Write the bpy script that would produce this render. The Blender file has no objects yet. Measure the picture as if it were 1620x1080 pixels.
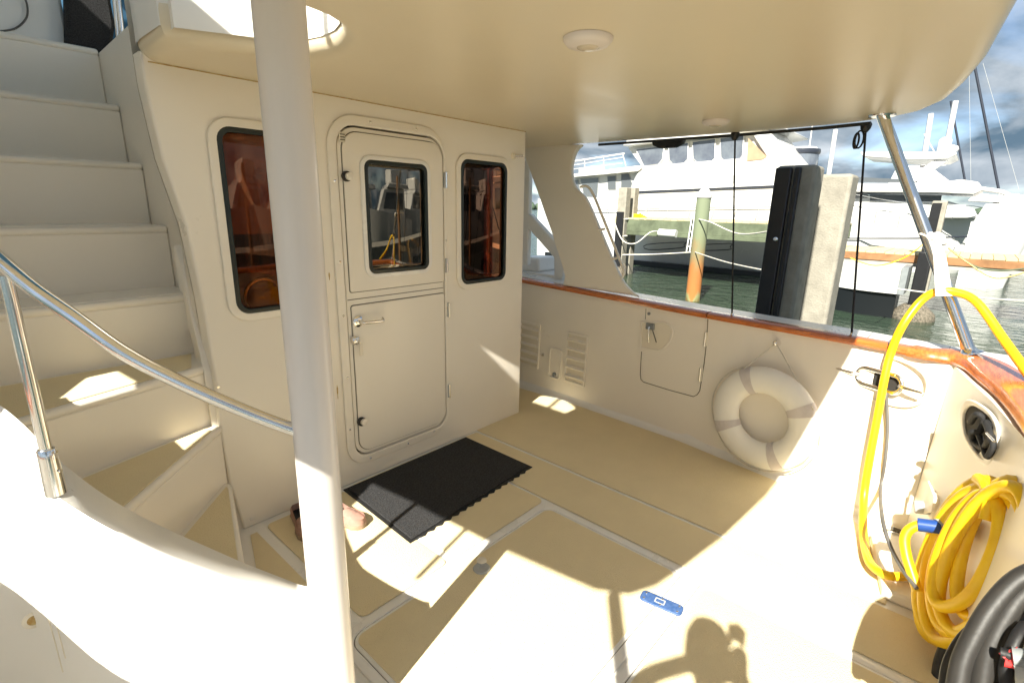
import bpy, bmesh, math, random
from mathutils import Vector, Matrix
random.seed(4)
sc = bpy.context.scene
R_ = math.radians
# ------------------------------------------------------------------ camera
F_PX, YAW, PITCH, ROLL, EYE = 804.915, 0.8440823, -0.2587684, 0.0214381, 1.5
def basis():
    cy, sy = math.cos(YAW), math.sin(YAW)
    f = Vector((sy*math.cos(PITCH), cy*math.cos(PITCH), math.sin(PITCH)))
    r = Vector((cy, -sy, 0)); u = r.cross(f)
    return (r*math.cos(ROLL)+u*math.sin(ROLL), u*math.cos(ROLL)-r*math.sin(ROLL), f)
CR, CU, CF = basis()
cam = bpy.data.cameras.new('camera'); cam.lens = F_PX/1620*36; cam.sensor_width = 36
cam.clip_start = 0.02; cam.clip_end = 6000
camo = bpy.data.objects.new('camera', cam); sc.collection.objects.link(camo)
camo.matrix_world = Matrix(((CR.x, CU.x, -CF.x, 0), (CR.y, CU.y, -CF.y, 0), (CR.z, CU.z, -CF.z, EYE), (0, 0, 0, 1)))
sc.camera = camo
# ------------------------------------------------------------------ sun, sky, exposure
SUN = Vector((0.722729, 0.194462, -0.66321)).normalized()       # the way the light travels
sun = bpy.data.lights.new('sun', 'SUN'); sun.energy = 4.2; sun.angle = R_(0.53); sun.color = (1, .95, .82)
suno = bpy.data.objects.new('sun', sun); sc.collection.objects.link(suno)
suno.rotation_euler = SUN.to_track_quat('-Z', 'Y').to_euler()
suno.location = (-20, -5, 20)
w = bpy.data.worlds.new('World'); sc.world = w; w.use_nodes = True
nt = w.node_tree; N = nt.nodes; L = nt.links; N.clear()
out = N.new('ShaderNodeOutputWorld'); bg = N.new('ShaderNodeBackground'); bg.inputs['Strength'].default_value = 0.06
sky = N.new('ShaderNodeTexSky'); sky.sky_type = 'NISHITA'; sky.sun_disc = False
sky.sun_elevation = math.asin(-SUN.z); sky.sun_rotation = math.atan2(-SUN.x, -SUN.y)
sky.air_density = .8; sky.dust_density = .2; sky.ozone_density = 1.6
tc = N.new('ShaderNodeTexCoord'); sp = N.new('ShaderNodeSeparateXYZ'); L.new(tc.outputs['Generated'], sp.inputs[0])
def mth(op, a, b, clamp=False):
    m = N.new('ShaderNodeMath'); m.operation = op; m.use_clamp = clamp
    for i, v in enumerate((a, b)):
        if v is None: continue
        if isinstance(v, (int, float)): m.inputs[i].default_value = v
        else: L.new(v, m.inputs[i])
    return m.outputs[0]
den = mth('ADD', mth('MAXIMUM', sp.outputs[2], 0.0), 0.30)
cx = mth('DIVIDE', sp.outputs[0], den); cyy = mth('DIVIDE', sp.outputs[1], den)
cb = N.new('ShaderNodeCombineXYZ'); L.new(cx, cb.inputs[0]); L.new(cyy, cb.inputs[1]); cb.inputs[2].default_value = 2.3
n1 = N.new('ShaderNodeTexNoise'); n1.inputs['Scale'].default_value = 2.1; n1.inputs['Detail'].default_value = 7; n1.inputs['Roughness'].default_value = .5
n1.inputs['Distortion'].default_value = .35; L.new(cb.outputs[0], n1.inputs['Vector'])
n2 = N.new('ShaderNodeTexNoise'); n2.inputs['Scale'].default_value = 2.6; n2.inputs['Detail'].default_value = 7
L.new(cb.outputs[0], n2.inputs['Vector']); n2.inputs['Distortion'].default_value = .5
cov = N.new('ShaderNodeValToRGB'); cov.color_ramp.elements[0].position = .27; cov.color_ramp.elements[1].position = .50
L.new(n1.outputs['Fac'], cov.inputs[0])
ccol = N.new('ShaderNodeValToRGB'); e = ccol.color_ramp.elements
e[0].position = .40; e[0].color = (.78, 1.25, 1.72, 1); e[1].position = .76; e[1].color = (4.6, 4.9, 5.2, 1)
L.new(n2.outputs['Fac'], ccol.inputs[0])
mx = N.new('ShaderNodeMixRGB'); L.new(cov.outputs[0], mx.inputs[0]); L.new(sky.outputs[0], mx.inputs[1]); L.new(ccol.outputs[0], mx.inputs[2])
L.new(mx.outputs[0], bg.inputs[0]); L.new(bg.outputs[0], out.inputs[0])
sc.view_settings.view_transform = 'Standard'; sc.view_settings.look = 'None'
sc.view_settings.exposure = 1.74; sc.view_settings.gamma = 1; sc.view_settings.use_curve_mapping = False
sc.cycles.max_bounces = 12; sc.cycles.diffuse_bounces = 8; sc.cycles.glossy_bounces = 5; sc.cycles.transmission_bounces = 6
sc.cycles.transparent_max_bounces = 8; sc.cycles.use_denoising = True

# ------------------------------------------------------------------ pixel <-> place
def ray(x, y):
    return CR*((x-810)/F_PX) - CU*((y-540)/F_PX) + CF
O = Vector((0, 0, EYE))
def hx(x, y, v): d = ray(x, y); return O + d*(v/d.x)
def hy(x, y, v): d = ray(x, y); return O + d*(v/d.y)
def hz(x, y, v): d = ray(x, y); return O + d*((v-EYE)/d.z)
def hp(x, y, a, n):
    d = ray(x, y); a = Vector(a); n = Vector(n); return O + d*((a-O).dot(n)/d.dot(n))
def lerp(t, tab):
    if t <= tab[0][0]: return tab[0][1]
    for (a, va), (b, vb) in zip(tab, tab[1:]):
        if t <= b: return va + (vb-va)*(t-a)/(b-a)
    return tab[-1][1]

# ------------------------------------------------------------------ materials
def mat(name, col, rough=.4, metal=0, bump=0, bscale=40, var=0, vscale=3, spec=.5, coat=0, dark=None, stretch=None):
    m = bpy.data.materials.new(name); m.use_nodes = True; t = m.node_tree; b = t.nodes['Principled BSDF']
    b.inputs['Roughness'].default_value = rough; b.inputs['Metallic'].default_value = metal
    b.inputs['Specular IOR Level'].default_value = spec; b.inputs['Coat Weight'].default_value = coat; b.inputs['Coat Roughness'].default_value = .08
    b.inputs['Base Color'].default_value = (*col, 1)
    co = t.nodes.new('ShaderNodeTexCoord'); mp = t.nodes.new('ShaderNodeMapping'); t.links.new(co.outputs['Object'], mp.inputs[0])
    if stretch: mp.inputs['Scale'].default_value = stretch
    if var:
        n = t.nodes.new('ShaderNodeTexNoise'); n.inputs['Scale'].default_value = vscale; n.inputs['Detail'].default_value = 6
        n.inputs['Roughness'].default_value = .62
        t.links.new(mp.outputs[0], n.inputs['Vector'])
        r = t.nodes.new('ShaderNodeValToRGB'); d = dark or tuple(c*(1-var) for c in col)
        r.color_ramp.elements[0].color = (*d, 1); r.color_ramp.elements[0].position = .2 if var < .12 else .33
        r.color_ramp.elements[1].color = (*col, 1); r.color_ramp.elements[1].position = .8 if var < .12 else .62
        t.links.new(n.outputs['Fac'], r.inputs[0]); t.links.new(r.outputs[0], b.inputs['Base Color'])
        mr = t.nodes.new('ShaderNodeMapRange'); mr.inputs[3].default_value = rough*1.25; mr.inputs[4].default_value = rough*.85
        t.links.new(n.outputs['Fac'], mr.inputs[0]); t.links.new(mr.outputs[0], b.inputs['Roughness'])
    if bump:
        n = t.nodes.new('ShaderNodeTexNoise'); n.inputs['Scale'].default_value = bscale; n.inputs['Detail'].default_value = 3
        t.links.new(mp.outputs[0], n.inputs['Vector'])
        bp = t.nodes.new('ShaderNodeBump'); bp.inputs['Strength'].default_value = bump; bp.inputs['Distance'].default_value = .01
        t.links.new(n.outputs['Fac'], bp.inputs['Height']); t.links.new(bp.outputs[0], b.inputs['Normal'])
    return m
M = {}
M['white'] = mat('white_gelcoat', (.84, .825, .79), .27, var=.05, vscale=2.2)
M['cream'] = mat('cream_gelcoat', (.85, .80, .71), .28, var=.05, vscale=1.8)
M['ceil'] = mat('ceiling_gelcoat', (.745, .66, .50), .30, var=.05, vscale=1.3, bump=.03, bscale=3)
M['skid'] = mat('tan_nonskid', (.81, .695, .45), .75, var=.07, vscale=5, bump=.5, bscale=260)
M['polep'] = mat('pole_paint', (.70, .655, .62), .22, var=.05, vscale=5, stretch=(6, 6, .7))
M['steel'] = mat('polished_steel', (.90, .89, .87), .13, metal=1, var=.06, vscale=20)
M['teak'] = mat('varnished_teak', (.60, .18, .035), .24, var=.5, vscale=9, coat=.8, dark=(.36, .085, .015), stretch=(9, 1.0, 9))
M['teaktop'] = mat('teak_transom', (.56, .17, .04), .24, var=.5, vscale=9, coat=.8, dark=(.34, .085, .018), stretch=(1, 9, 9))
M['black'] = mat('black_rubber', (.012, .012, .013), .5, bump=.1, bscale=60)
M['gasket'] = mat('window_gasket', (.010, .016, .014), .35)
M['hose'] = mat('dark_hose', (.030, .028, .026), .45, var=.3, vscale=12, bump=.08, bscale=50)
M['yellow'] = mat('yellow_cord', (.90, .60, .010), .36, var=.2, vscale=7, bump=.06, bscale=30, dark=(.80, .47, .008))
M['greycord'] = mat('grey_cable', (.11, .105, .10), .5, var=.2, vscale=20)
M['ring'] = mat('life_ring_foam', (.87, .86, .82), .5, var=.08, vscale=6, bump=.15, bscale=30)
M['band'] = mat('life_ring_band', (.62, .58, .58), .6, var=.12, vscale=20, bump=.2, bscale=120)
M['rope'] = mat('white_rope', (.72, .68, .60), .8, bump=.5, bscale=200, var=.2, vscale=30)
M['cordblack'] = mat('black_cord', (.012, .012, .013), .7, bump=.4, bscale=300)
M['mat'] = mat('doormat_pile', (.040, .040, .044), .95, var=.75, vscale=130, bump=1.0, bscale=260)
M['matedge'] = mat('doormat_edge', (.012, .012, .013), .6)
M['shoe'] = mat('shoe_canvas', (.42, .25, .20), .7, var=.2, vscale=25, bump=.2, bscale=80)
M['sole'] = mat('shoe_sole', (.36, .26, .19), .7, var=.2, vscale=30)
M['blue'] = mat('blue_plate', (.03, .08, .22), .4, var=.3, vscale=60, dark=(.07, .13, .30))
M['lamp'] = mat('lamp_bezel', (.72, .66, .62), .4)
M['lens'] = mat('lamp_lens', (.60, .52, .40), .2)
M['groove'] = mat('joint_sealant', (.10, .085, .06), .7)
M['holeshade'] = mat('painted_hole_shade', (.02, .018, .016), .8)  # near-black colour that stands for the shade inside holes
M['plastic'] = mat('cream_plastic', (.76, .70, .58), .4)
M['wood'] = mat('cabin_mahogany', (.30, .075, .02), .4, var=.5, vscale=6, stretch=(8, 8, .8))
M['blind'] = mat('brown_blind', (.42, .15, .045), .8, var=.12, vscale=3, stretch=(1,1,.3))
M['cushion'] = mat('cabin_cushion', (.30, .14, .07), .8, var=.2, vscale=4)
M['grey'] = mat('grey_plastic', (.22, .24, .25), .5, var=.2, vscale=9)
M['lgrey'] = mat('light_grey_plastic', (.42, .43, .43), .45, var=.1, vscale=9)
M['red'] = mat('red_valve', (.75, .05, .05), .4)
M['bluefit'] = mat('blue_connector', (.015, .06, .25), .35)
M['stain'] = mat('rust_stain', (.42, .25, .07), .7, var=.5, vscale=50, dark=(.6, .5, .25))
M['concrete'] = mat('pile_concrete', (.30, .28, .235), .85, var=.25, vscale=7, bump=.4, bscale=60)
M['rubstrip'] = mat('black_rub_strip', (.015, .015, .017), .35, var=.3, vscale=8)
M['ywhite'] = mat('yacht_white', (.66, .66, .65), .25, var=.08, vscale=.8)
M['ytan'] = mat('tan_canvas', (.38, .26, .17), .8, var=.2, vscale=2)
M['yglass'] = mat('smoked_glass', (.09, .10, .11), .06, spec=.9)
M['yclear'] = mat('clear_vinyl', (.13, .15, .18), .12, spec=.8, var=.4, vscale=1.5, dark=(.07, .08, .11))
M['ystripe'] = mat('navy_stripe', (.03, .035, .05), .3)
M['yblack'] = mat('boot_stripe', (.008, .01, .012), .4)
M['dockgreen'] = mat('green_treated_timber', (.12, .145, .09), .85, var=.4, vscale=2.5, bump=.3, bscale=20)
M['docktop'] = mat('dock_planks', (.62, .52, .30), .8, var=.25, vscale=3, bump=.3, bscale=20)
M['dockbrown'] = mat('brown_timber', (.30, .15, .065), .8, var=.4, vscale=3, bump=.3, bscale=20)
M['dockgrey'] = mat('weathered_timber', (.40, .38, .34), .85, var=.3, vscale=3, bump=.3, bscale=20)
M['canvasblue'] = mat('blue_canvas', (.05, .16, .30), .8, var=.3, vscale=5)
M['skin'] = mat('skin', (.55, .34, .25), .5); M['shirt'] = mat('grey_shirt', (.2, .22, .26), .9, bump=.2, bscale=90)
M['hair'] = mat('brown_hair', (.06, .035, .02), .8)
M['oyster'] = mat('oyster_shells', (.20, .17, .13), .9, var=.8, vscale=25, dark=(.03, .03, .02), bump=1, bscale=40)

# pile with rust / algae bands that belong to the timber itself
def pile_mat():
    m = bpy.data.materials.new('stained_pile'); m.use_nodes = True; t = m.node_tree; b = t.nodes['Principled BSDF']
    b.inputs['Roughness'].default_value = .85
    co = t.nodes.new('ShaderNodeTexCoord'); s = t.nodes.new('ShaderNodeSeparateXYZ'); t.links.new(co.outputs['Object'], s.inputs[0])
    n = t.nodes.new('ShaderNodeTexNoise'); n.inputs['Scale'].default_value = 5; n.inputs['Detail'].default_value = 6
    mp = t.nodes.new('ShaderNodeMapping'); mp.inputs['Scale'].default_value = (1, 1, .35); t.links.new(co.outputs['Object'], mp.inputs[0]); t.links.new(mp.outputs[0], n.inputs['Vector'])
    a = t.nodes.new('ShaderNodeMath'); a.operation = 'MULTIPLY_ADD'; a.inputs[1].default_value = 1.6; a.inputs[2].default_value = -.8; t.links.new(n.outputs['Fac'], a.inputs[0])
    a2 = t.nodes.new('ShaderNodeMath'); a2.operation = 'ADD'; t.links.new(a.outputs[0], a2.inputs[0]); t.links.new(s.outputs[2], a2.inputs[1])
    mr = t.nodes.new('ShaderNodeMapRange'); mr.inputs[1].default_value = 0; mr.inputs[2].default_value = 2.8; t.links.new(a2.outputs[0], mr.inputs[0])
    r = t.nodes.new('ShaderNodeValToRGB'); el = r.color_ramp.elements
    el[0].position = 0; el[0].color = (.13, .10, .04, 1); el[1].position = 1; el[1].color = (.16, .19, .12, 1)
    for p, c in ((.14, (.16, .11, .035)), (.22, (.22, .24, .11)), (.30, (.36, .14, .035)), (.48, (.34, .13, .035)), (.60, (.25, .15, .06)), (.80, (.17, .19, .11))):
        q = el.new(p); q.color = (*c, 1)
    t.links.new(mr.outputs[0], r.inputs[0]); t.links.new(r.outputs[0], b.inputs['Base Color'])
    return m
M['pile'] = pile_mat()
def glass(name, tint, refl, opaque=0):
    m = bpy.data.materials.new(name); m.use_nodes = True; t = m.node_tree; t.nodes.clear()
    o = t.nodes.new('ShaderNodeOutputMaterial'); g = t.nodes.new('ShaderNodeBsdfGlossy'); g.inputs['Roughness'].default_value = .0
    g.inputs['Color'].default_value = (*refl, 1)
    tr = t.nodes.new('ShaderNodeBsdfTransparent'); tr.inputs[0].default_value = (*tint, 1)
    fr = t.nodes.new('ShaderNodeFresnel'); fr.inputs[0].default_value = 1.75
    mr = t.nodes.new('ShaderNodeMath'); mr.operation = 'MULTIPLY_ADD'; mr.inputs[1].default_value = 1.0; mr.inputs[2].default_value = opaque
    t.links.new(fr.outputs[0], mr.inputs[0])
    x = t.nodes.new('ShaderNodeMixShader'); t.links.new(mr.outputs[0], x.inputs[0]); t.links.new(tr.outputs[0], x.inputs[1]); t.links.new(g.outputs[0], x.inputs[2])
    t.links.new(x.outputs[0], o.inputs[0]); return m
M['pane'] = glass('tinted_window_glass', (.92, .74, .60), (.62, .38, .27), .0)
M['doorpane'] = glass('door_window_glass', (.30, .26, .20), (.80, .72, .60), .10)

# ------------------------------------------------------------------ mesh tools
def link(name, me, m=None, parent=None, smooth=None, loc=None):
    o = bpy.data.objects.new(name, me); sc.collection.objects.link(o)
    if m is not None:
        me.materials.clear(); me.materials.append(M[m] if isinstance(m, str) else m)
    if smooth is not None:
        me.shade_smooth() if hasattr(me, 'shade_smooth') else [setattr(p, 'use_smooth', True) for p in me.polygons]
        if smooth < 180: me.set_sharp_from_angle(angle=R_(smooth))
    if parent is not None: o.parent = parent
    if loc is not None: o.location = loc
    return o
class MB:
    def __init__(s): s.v = []; s.f = []
    def add(s, vs, fs):
        n = len(s.v); s.v += [tuple(v) for v in vs]; s.f += [tuple(i+n for i in f) for f in fs]; return s
    def box(s, x0, x1, y0, y1, z0, z1):
        return s.add([(x0,y0,z0),(x1,y0,z0),(x1,y1,z0),(x0,y1,z0),(x0,y0,z1),(x1,y0,z1),(x1,y1,z1),(x0,y1,z1)],
                     [(0,3,2,1),(4,5,6,7),(0,1,5,4),(1,2,6,5),(2,3,7,6),(3,0,4,7)])
    def obox(s, c, ax, ay, az):          # centre and three half-axis vectors
        c, ax, ay, az = map(Vector, (c, ax, ay, az)); vs = []
        for k in (-1, 1):
            for a, b in ((-1,-1),(1,-1),(1,1),(-1,1)): vs.append(c+ax*a+ay*b+az*k)
        return s.add(vs, [(0,3,2,1),(4,5,6,7),(0,1,5,4),(1,2,6,5),(2,3,7,6),(3,0,4,7)])
    def prism(s, pts, d):                # polygon (3D points) swept along vector d
        n = len(pts); d = Vector(d); vs = [Vector(p) for p in pts]; vs += [p+d for p in vs]
        return s.add(vs, [tuple(range(n))[::-1], tuple(range(n, 2*n))]+[(i, (i+1) % n, n+(i+1) % n, n+i) for i in range(n)])
    def grid(s, rows, closed=False):
        n = len(rows[0]); vs = [p for r in rows for p in r]; fs = []
        for i in range(len(rows)-1):
            for j in range(n if closed else n-1):
                k = (j+1) % n; fs.append((i*n+j, i*n+k, (i+1)*n+k, (i+1)*n+j))
        return s.add(vs, fs)
    def tube(s, pts, r, n=12, closed=False, caps=True):
        pts = [Vector(p) for p in pts]; m = len(pts); rows = []
        up = None
        for i, p in enumerate(pts):
            a = pts[(i-1) % m] if (closed or i) else p; b = pts[(i+1) % m] if (closed or i < m-1) else p
            t = (b-a).normalized()
            if up is None:
                up = Vector((0,0,1)) if abs(t.z) < .9 else Vector((1,0,0))
            up = (up - t*up.dot(t)).normalized(); sd = t.cross(up)
            rr = r(i/(m-1)) if callable(r) else r
            rows.append([p+(up*math.cos(q)+sd*math.sin(q))*rr for q in [2*math.pi*k/n for k in range(n)]])
        if closed: rows.append(rows[0])
        base = len(s.v); s.grid(rows, True)
        if caps and not closed:
            s.f.append(tuple(base+k for k in range(n))[::-1]); s.f.append(tuple(base+(m-1)*n+k for k in range(n)))
        return s
    def lathe(s, prof, c=(0,0,0), axis=(0,0,1), n=32):
        ax = Vector(axis).normalized(); u = ax.orthogonal().normalized(); v = ax.cross(u); c = Vector(c)
        rows = [[c+ax*h+(u*math.cos(q)+v*math.sin(q))*r for q in [2*math.pi*k/n for k in range(n)]] for r, h in prof]
        base = len(s.v); s.grid(rows, True)
        s.f.append(tuple(base+k for k in range(n))[::-1]); b2 = base+(len(rows)-1)*n; s.f.append(tuple(b2+k for k in range(n)))
        return s
    def mesh(s, name):
        me = bpy.data.meshes.new(name); me.from_pydata([tuple(v) for v in s.v], [], s.f)
        bm = bmesh.new(); bm.from_mesh(me); bmesh.ops.recalc_face_normals(bm, faces=bm.faces); bm.to_mesh(me); bm.free(); return me
    def build(s, name, m, parent=None, smooth=None, bevel=0, seg=2):
        o = link(name, s.mesh(name), m, parent, smooth)
        if bevel:
            b = o.modifiers.new('bevel', 'BEVEL'); b.width = bevel; b.segments = seg; b.limit_method = 'ANGLE'; b.angle_limit = R_(35)
            if smooth is None:
                o.data.shade_smooth() if hasattr(o.data, 'shade_smooth') else None
                o.data.set_sharp_from_angle(angle=R_(60)); b.harden_normals = False
        return o
def cr(pts, n=8, closed=False):          # Catmull-Rom through points
    P = [Vector(p) for p in pts]; m = len(P); o = []
    for i in range(m if closed else m-1):
        g = (lambda k: P[k % m]) if closed else (lambda k: P[max(0, min(m-1, k))])
        a, b, c, d = g(i-1), g(i), g(i+1), g(i+2)
        for k in range(n):
            t = k/n; o.append(.5*((2*b)+(c-a)*t+(2*a-5*b+4*c-d)*t*t+(3*b-a-3*c+d)*t**3))
    if not closed: o.append(P[-1])
    return o
def rrect(x0, y0, x1, y1, r, n=6):
    rs = r if isinstance(r, (tuple, list)) else (r,)*4; o = []      # corners: x0y0, x1y0, x1y1, x0y1
    for (cx_, cy_, a0, rr) in ((x0+rs[0], y0+rs[0], 180, rs[0]), (x1-rs[1], y0+rs[1], 270, rs[1]), (x1-rs[2], y1-rs[2], 0, rs[2]), (x0+rs[3], y1-rs[3], 90, rs[3])):
        for k in range(n+1):
            a = R_(a0+90*k/n); o.append((cx_+rr*math.cos(a), cy_+rr*math.sin(a)))
    return o
def plate(name, m, loops, thick, frame, bevel=.003, parent=None, smooth=40, res=2):
    """filled outline (first loop) with holes, extruded; frame = (origin, u, v): the local plane"""
    cu = bpy.data.curves.new('tmp', 'CURVE'); cu.dimensions = '2D'; cu.fill_mode = 'BOTH'
    cu.extrude = max(thick/2-bevel, .0001); cu.bevel_depth = bevel; cu.offset = -bevel; cu.bevel_resolution = res
    for lp in loops:
        s = cu.splines.new('POLY'); s.points.add(len(lp)-1); s.use_cyclic_u = True
        for p, q in zip(s.points, lp): p.co = (q[0], q[1], 0, 1)
    ob = bpy.data.objects.new('tmp', cu); sc.collection.objects.link(ob)
    dg = bpy.context.evaluated_depsgraph_get(); me = bpy.data.meshes.new_from_object(ob.evaluated_get(dg), depsgraph=dg)
    bpy.data.objects.remove(ob); bpy.data.curves.remove(cu)
    o, u, v = map(Vector, frame); u.normalize(); v.normalize(); nn = u.cross(v)
    me.transform(Matrix(((u.x, v.x, nn.x, o.x), (u.y, v.y, nn.y, o.y), (u.z, v.z, nn.z, o.z), (0, 0, 0, 1))))
    bm = bmesh.new(); bm.from_mesh(me); bmesh.ops.remove_doubles(bm, verts=bm.verts, dist=1e-5)
    bmesh.ops.recalc_face_normals(bm, faces=bm.faces); bm.to_mesh(me); bm.free()
    me.name = name
    return link(name, me, m, parent, smooth)
def tag(o, label=None, cat=None, group=None, kind=None):
    if label: o['label'] = label
    if cat: o['category'] = cat
    if group: o['group'] = group
    if kind: o['kind'] = kind
    return o
def thing(name, label, cat, group=None, loc=(0,0,0)):
    o = bpy.data.objects.new(name, None); sc.collection.objects.link(o); o.location = loc; o.empty_display_size = .1
    return tag(o, label, cat, group)

# ================================================================== WATER
WZ = -.9
def water_mat():
    m = bpy.data.materials.new('harbour_water'); m.use_nodes = True; t = m.node_tree; b = t.nodes['Principled BSDF']
    b.inputs['Base Color'].default_value = (.030, .050, .032, 1); b.inputs['Roughness'].default_value = .06; b.inputs['IOR'].default_value = 1.33
    co = t.nodes.new('ShaderNodeTexCoord'); mp = t.nodes.new('ShaderNodeMapping'); mp.inputs['Scale'].default_value = (1.0, .55, 1); t.links.new(co.outputs['Object'], mp.inputs[0])
    hs = []
    for s_, d_ in ((2.0, 3), (7.5, 4)):
        n = t.nodes.new('ShaderNodeTexNoise'); n.inputs['Scale'].default_value = s_; n.inputs['Detail'].default_value = d_; n.inputs['Distortion'].default_value = .6
        t.links.new(mp.outputs[0], n.inputs['Vector']); hs.append(n)
    a = t.nodes.new('ShaderNodeMath'); a.operation = 'MULTIPLY_ADD'; a.inputs[1].default_value = .35
    t.links.new(hs[1].outputs['Fac'], a.inputs[0]); t.links.new(hs[0].outputs['Fac'], a.inputs[2])
    bp = t.nodes.new('ShaderNodeBump'); bp.inputs['Strength'].default_value = .55; bp.inputs['Distance'].default_value = .14
    t.links.new(a.outputs[0], bp.inputs['Height']); t.links.new(bp.outputs[0], b.inputs['Normal'])
    return m
M['water'] = water_mat()
b = MB(); b.add([(-2500,-2500,WZ),(2500,-2500,WZ),(2500,2500,WZ),(-2500,2500,WZ)], [(0,1,2,3)])
tag(b.build('water', 'water'), kind='structure')

# ================================================================== COCKPIT DECK
def gb(y): return lerp(y, [(.0,2.82),(.3,2.945),(.57,3.04),(1.24,3.15),(2.74,3.216),(7,3.30)])
def gt(y): return lerp(y, [(-.03,3.00),(.15,3.05),(.38,3.08),(.75,3.11),(1.2,3.15),(2.9,3.26),(7,3.4)])
deck = MB().prism([(-.9,-.6,-.06),(3.3,-.6,-.06),(3.3,8,-.06),(-.9,8,-.06)], (0,0,.06)).build('deck', 'white')
tag(deck, kind='structure')
XY = ((0,0,0),(1,0,0),(0,1,0))
def pad(lp, z=.004, name='nonskid_panel', m='skid', th=.006):
    o = plate(name, m, [lp], th, ((0,0,z),(1,0,0),(0,1,0)), bevel=.002, parent=deck); return o
# panels, read off the joints between them
pad([(2.268,.0),(2.66,.02)]+[(gb(y)-.055, y) for y in (.2,.4,.6,.9,1.24,1.7,2.2)]+[(3.10,2.9),(2.268,2.9)])
pad(rrect(1.925,-.2,2.242,2.30,.02))
pad(rrect(1.278,1.445,1.905,2.30,.03))
pad(rrect(.815,1.445,1.240,2.275,.03))
pad([(.50,1.47),(.765,1.47),(.765,2.25),(.735,2.25)])
pad([(2.74,2.95),(3.13,2.95),(3.15,7),(2.78,7)])
def hatch(x0, y0, x1, y1, rr):
    g = plate('hatch_gutter', 'white', [rrect(x0,y0,x1,y1,rr), rrect(x0+.035,y0+.035,x1-.035,y1-.035,[max(r-.03,.004) for r in rr])], .010, ((0,0,.005),(1,0,0),(0,1,0)), .004, deck)
    MBg = plate('hatch_gap', 'groove', [rrect(x0+.034,y0+.034,x1-.034,y1-.034,[max(r-.03,.004) for r in rr]), rrect(x0+.038,y0+.038,x1-.038,y1-.038,[max(r-.033,.004) for r in rr])], .003, ((0,0,.0025),(1,0,0),(0,1,0)), .0005, deck)
    l = plate('hatch_lid', 'white', [rrect(x0+.038,y0+.038,x1-.038,y1-.038,[max(r-.033,.004) for r in rr])], .008, ((0,0,.005),(1,0,0),(0,1,0)), .003, deck)
    plate('hatch_lid_nonskid', 'skid', [rrect(x0+.052,y0+.052,x1-.052,y1-.052,.04)], .004, ((0,0,.0105),(1,0,0),(0,1,0)), .001, l)
    return l
lidA = hatch(.69,.632,1.905,1.43,(.01,.01,.09,.09))
lidB = hatch(.69,-.20,1.905,.622,(.09,.09,.01,.01))
def latch(x, y, parent):
    o = MB().lathe([(.036,.008),(.037,.014),(.033,.019),(.012,.019),(.010,.016)], (x,y,0), n=24).build('latch', 'lgrey', parent, 40)
    return o
lt = latch(1.305,1.305,lidA); MB().lathe([(.022,.012),(.022,.022),(.018,.025)], (1.335,1.335,0), n=20).build('latch_knob', 'plastic', lidA, 40)
# starboard bulwark's white fillet along the deck
rows = []
for i in range(30):
    y = .1+i*.24; rows.append([(gb(y)-.05+.054*math.sin(a), y, .05*(1-math.cos(a))+.0015) for a in [R_(90*k/5) for k in range(6)]])
MB().grid(rows).build('waterway', 'white', deck, 180)

bp_ = plate('floor_fitting', 'blue', [rrect(-.082,-.030,.082,.030,.018)], .008, ((1.648,.654,.016),(hz(1078,970,0)-hz(1022,946,0)),Vector((0,0,1)).cross(hz(1078,970,0)-hz(1022,946,0))), .003)
tag(bp_, 'small blue rounded metal plate lying over the hatch joint on the sunlit deck', 'plate')
for k,(u,v) in enumerate([(-.065,.015),(-.065,-.016),(.065,.016),(.065,-.015),(0,.016),(0,-.018)]):
    d = (hz(1078,970,0)-hz(1022,946,0)).normalized(); e2 = Vector((0,0,1)).cross(d); c = Vector((1.648,.654,.020))+d*u+e2*v
    MB().lathe([(.0045,0),(.0045,.0016),(.003,.0024)], c, n=10).build('screw', 'steel', bp_, 40)
dd = (hz(1078,970,0)-hz(1022,946,0)).normalized()
plate('emblem', 'lgrey', [rrect(-.026,-.014,.014,.014,.004), rrect(-.021,-.009,.009,.009,.003)], .001, ((1.648,.654,.0206),dd,Vector((0,0,1)).cross(dd)), .0002, bp_)

# ================================================================== ROOF OVERHANG (ceiling)
CZ = 1.975
roofo = [(-.45,.125),(-.30,.095),(.09,.04),(.58,.005),(1.1,.005),(1.74,.02),(1.99,.045),(2.4,.085),(2.75,.14),(3.03,.20),(3.24,.29),(3.38,.42),(3.46,.62),(3.50,.95),(3.51,1.3),(3.48,2.4),(3.5,4),(3.5,7.5),(-.95,7.5),(-.95,4),(-.87,1.9),(-.80,1.63),(-.765,1.36),(-.745,1.1),(-.715,.75),(-.67,.48),(-.64,.30),(-.565,.18)]
hole = [(-.25,1.40),(.70,1.40)]+[(.70+.27*math.sin(a)*.98, 1.40+.27*(1-math.cos(a))) for a in [R_(k) for k in (20,35,50,65,80,90)]]+[(.965,1.72),(.95,1.79),(.90,1.85),(.79,1.91),(.59,2.02),(.59,2.24),(.60,2.33),(.68,2.42),(.86,2.62),(.86,3.95),(-.25,3.95)]
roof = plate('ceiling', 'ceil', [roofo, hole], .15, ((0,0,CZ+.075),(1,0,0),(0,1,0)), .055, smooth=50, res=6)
tag(roof, kind='structure')
rim = []
hs_ = hole
b = MB(); inner = [Vector((x,y,0)) for x,y in hs_]; n_ = len(inner)
cen = Vector((.35,2.5,0))
rows = []
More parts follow.
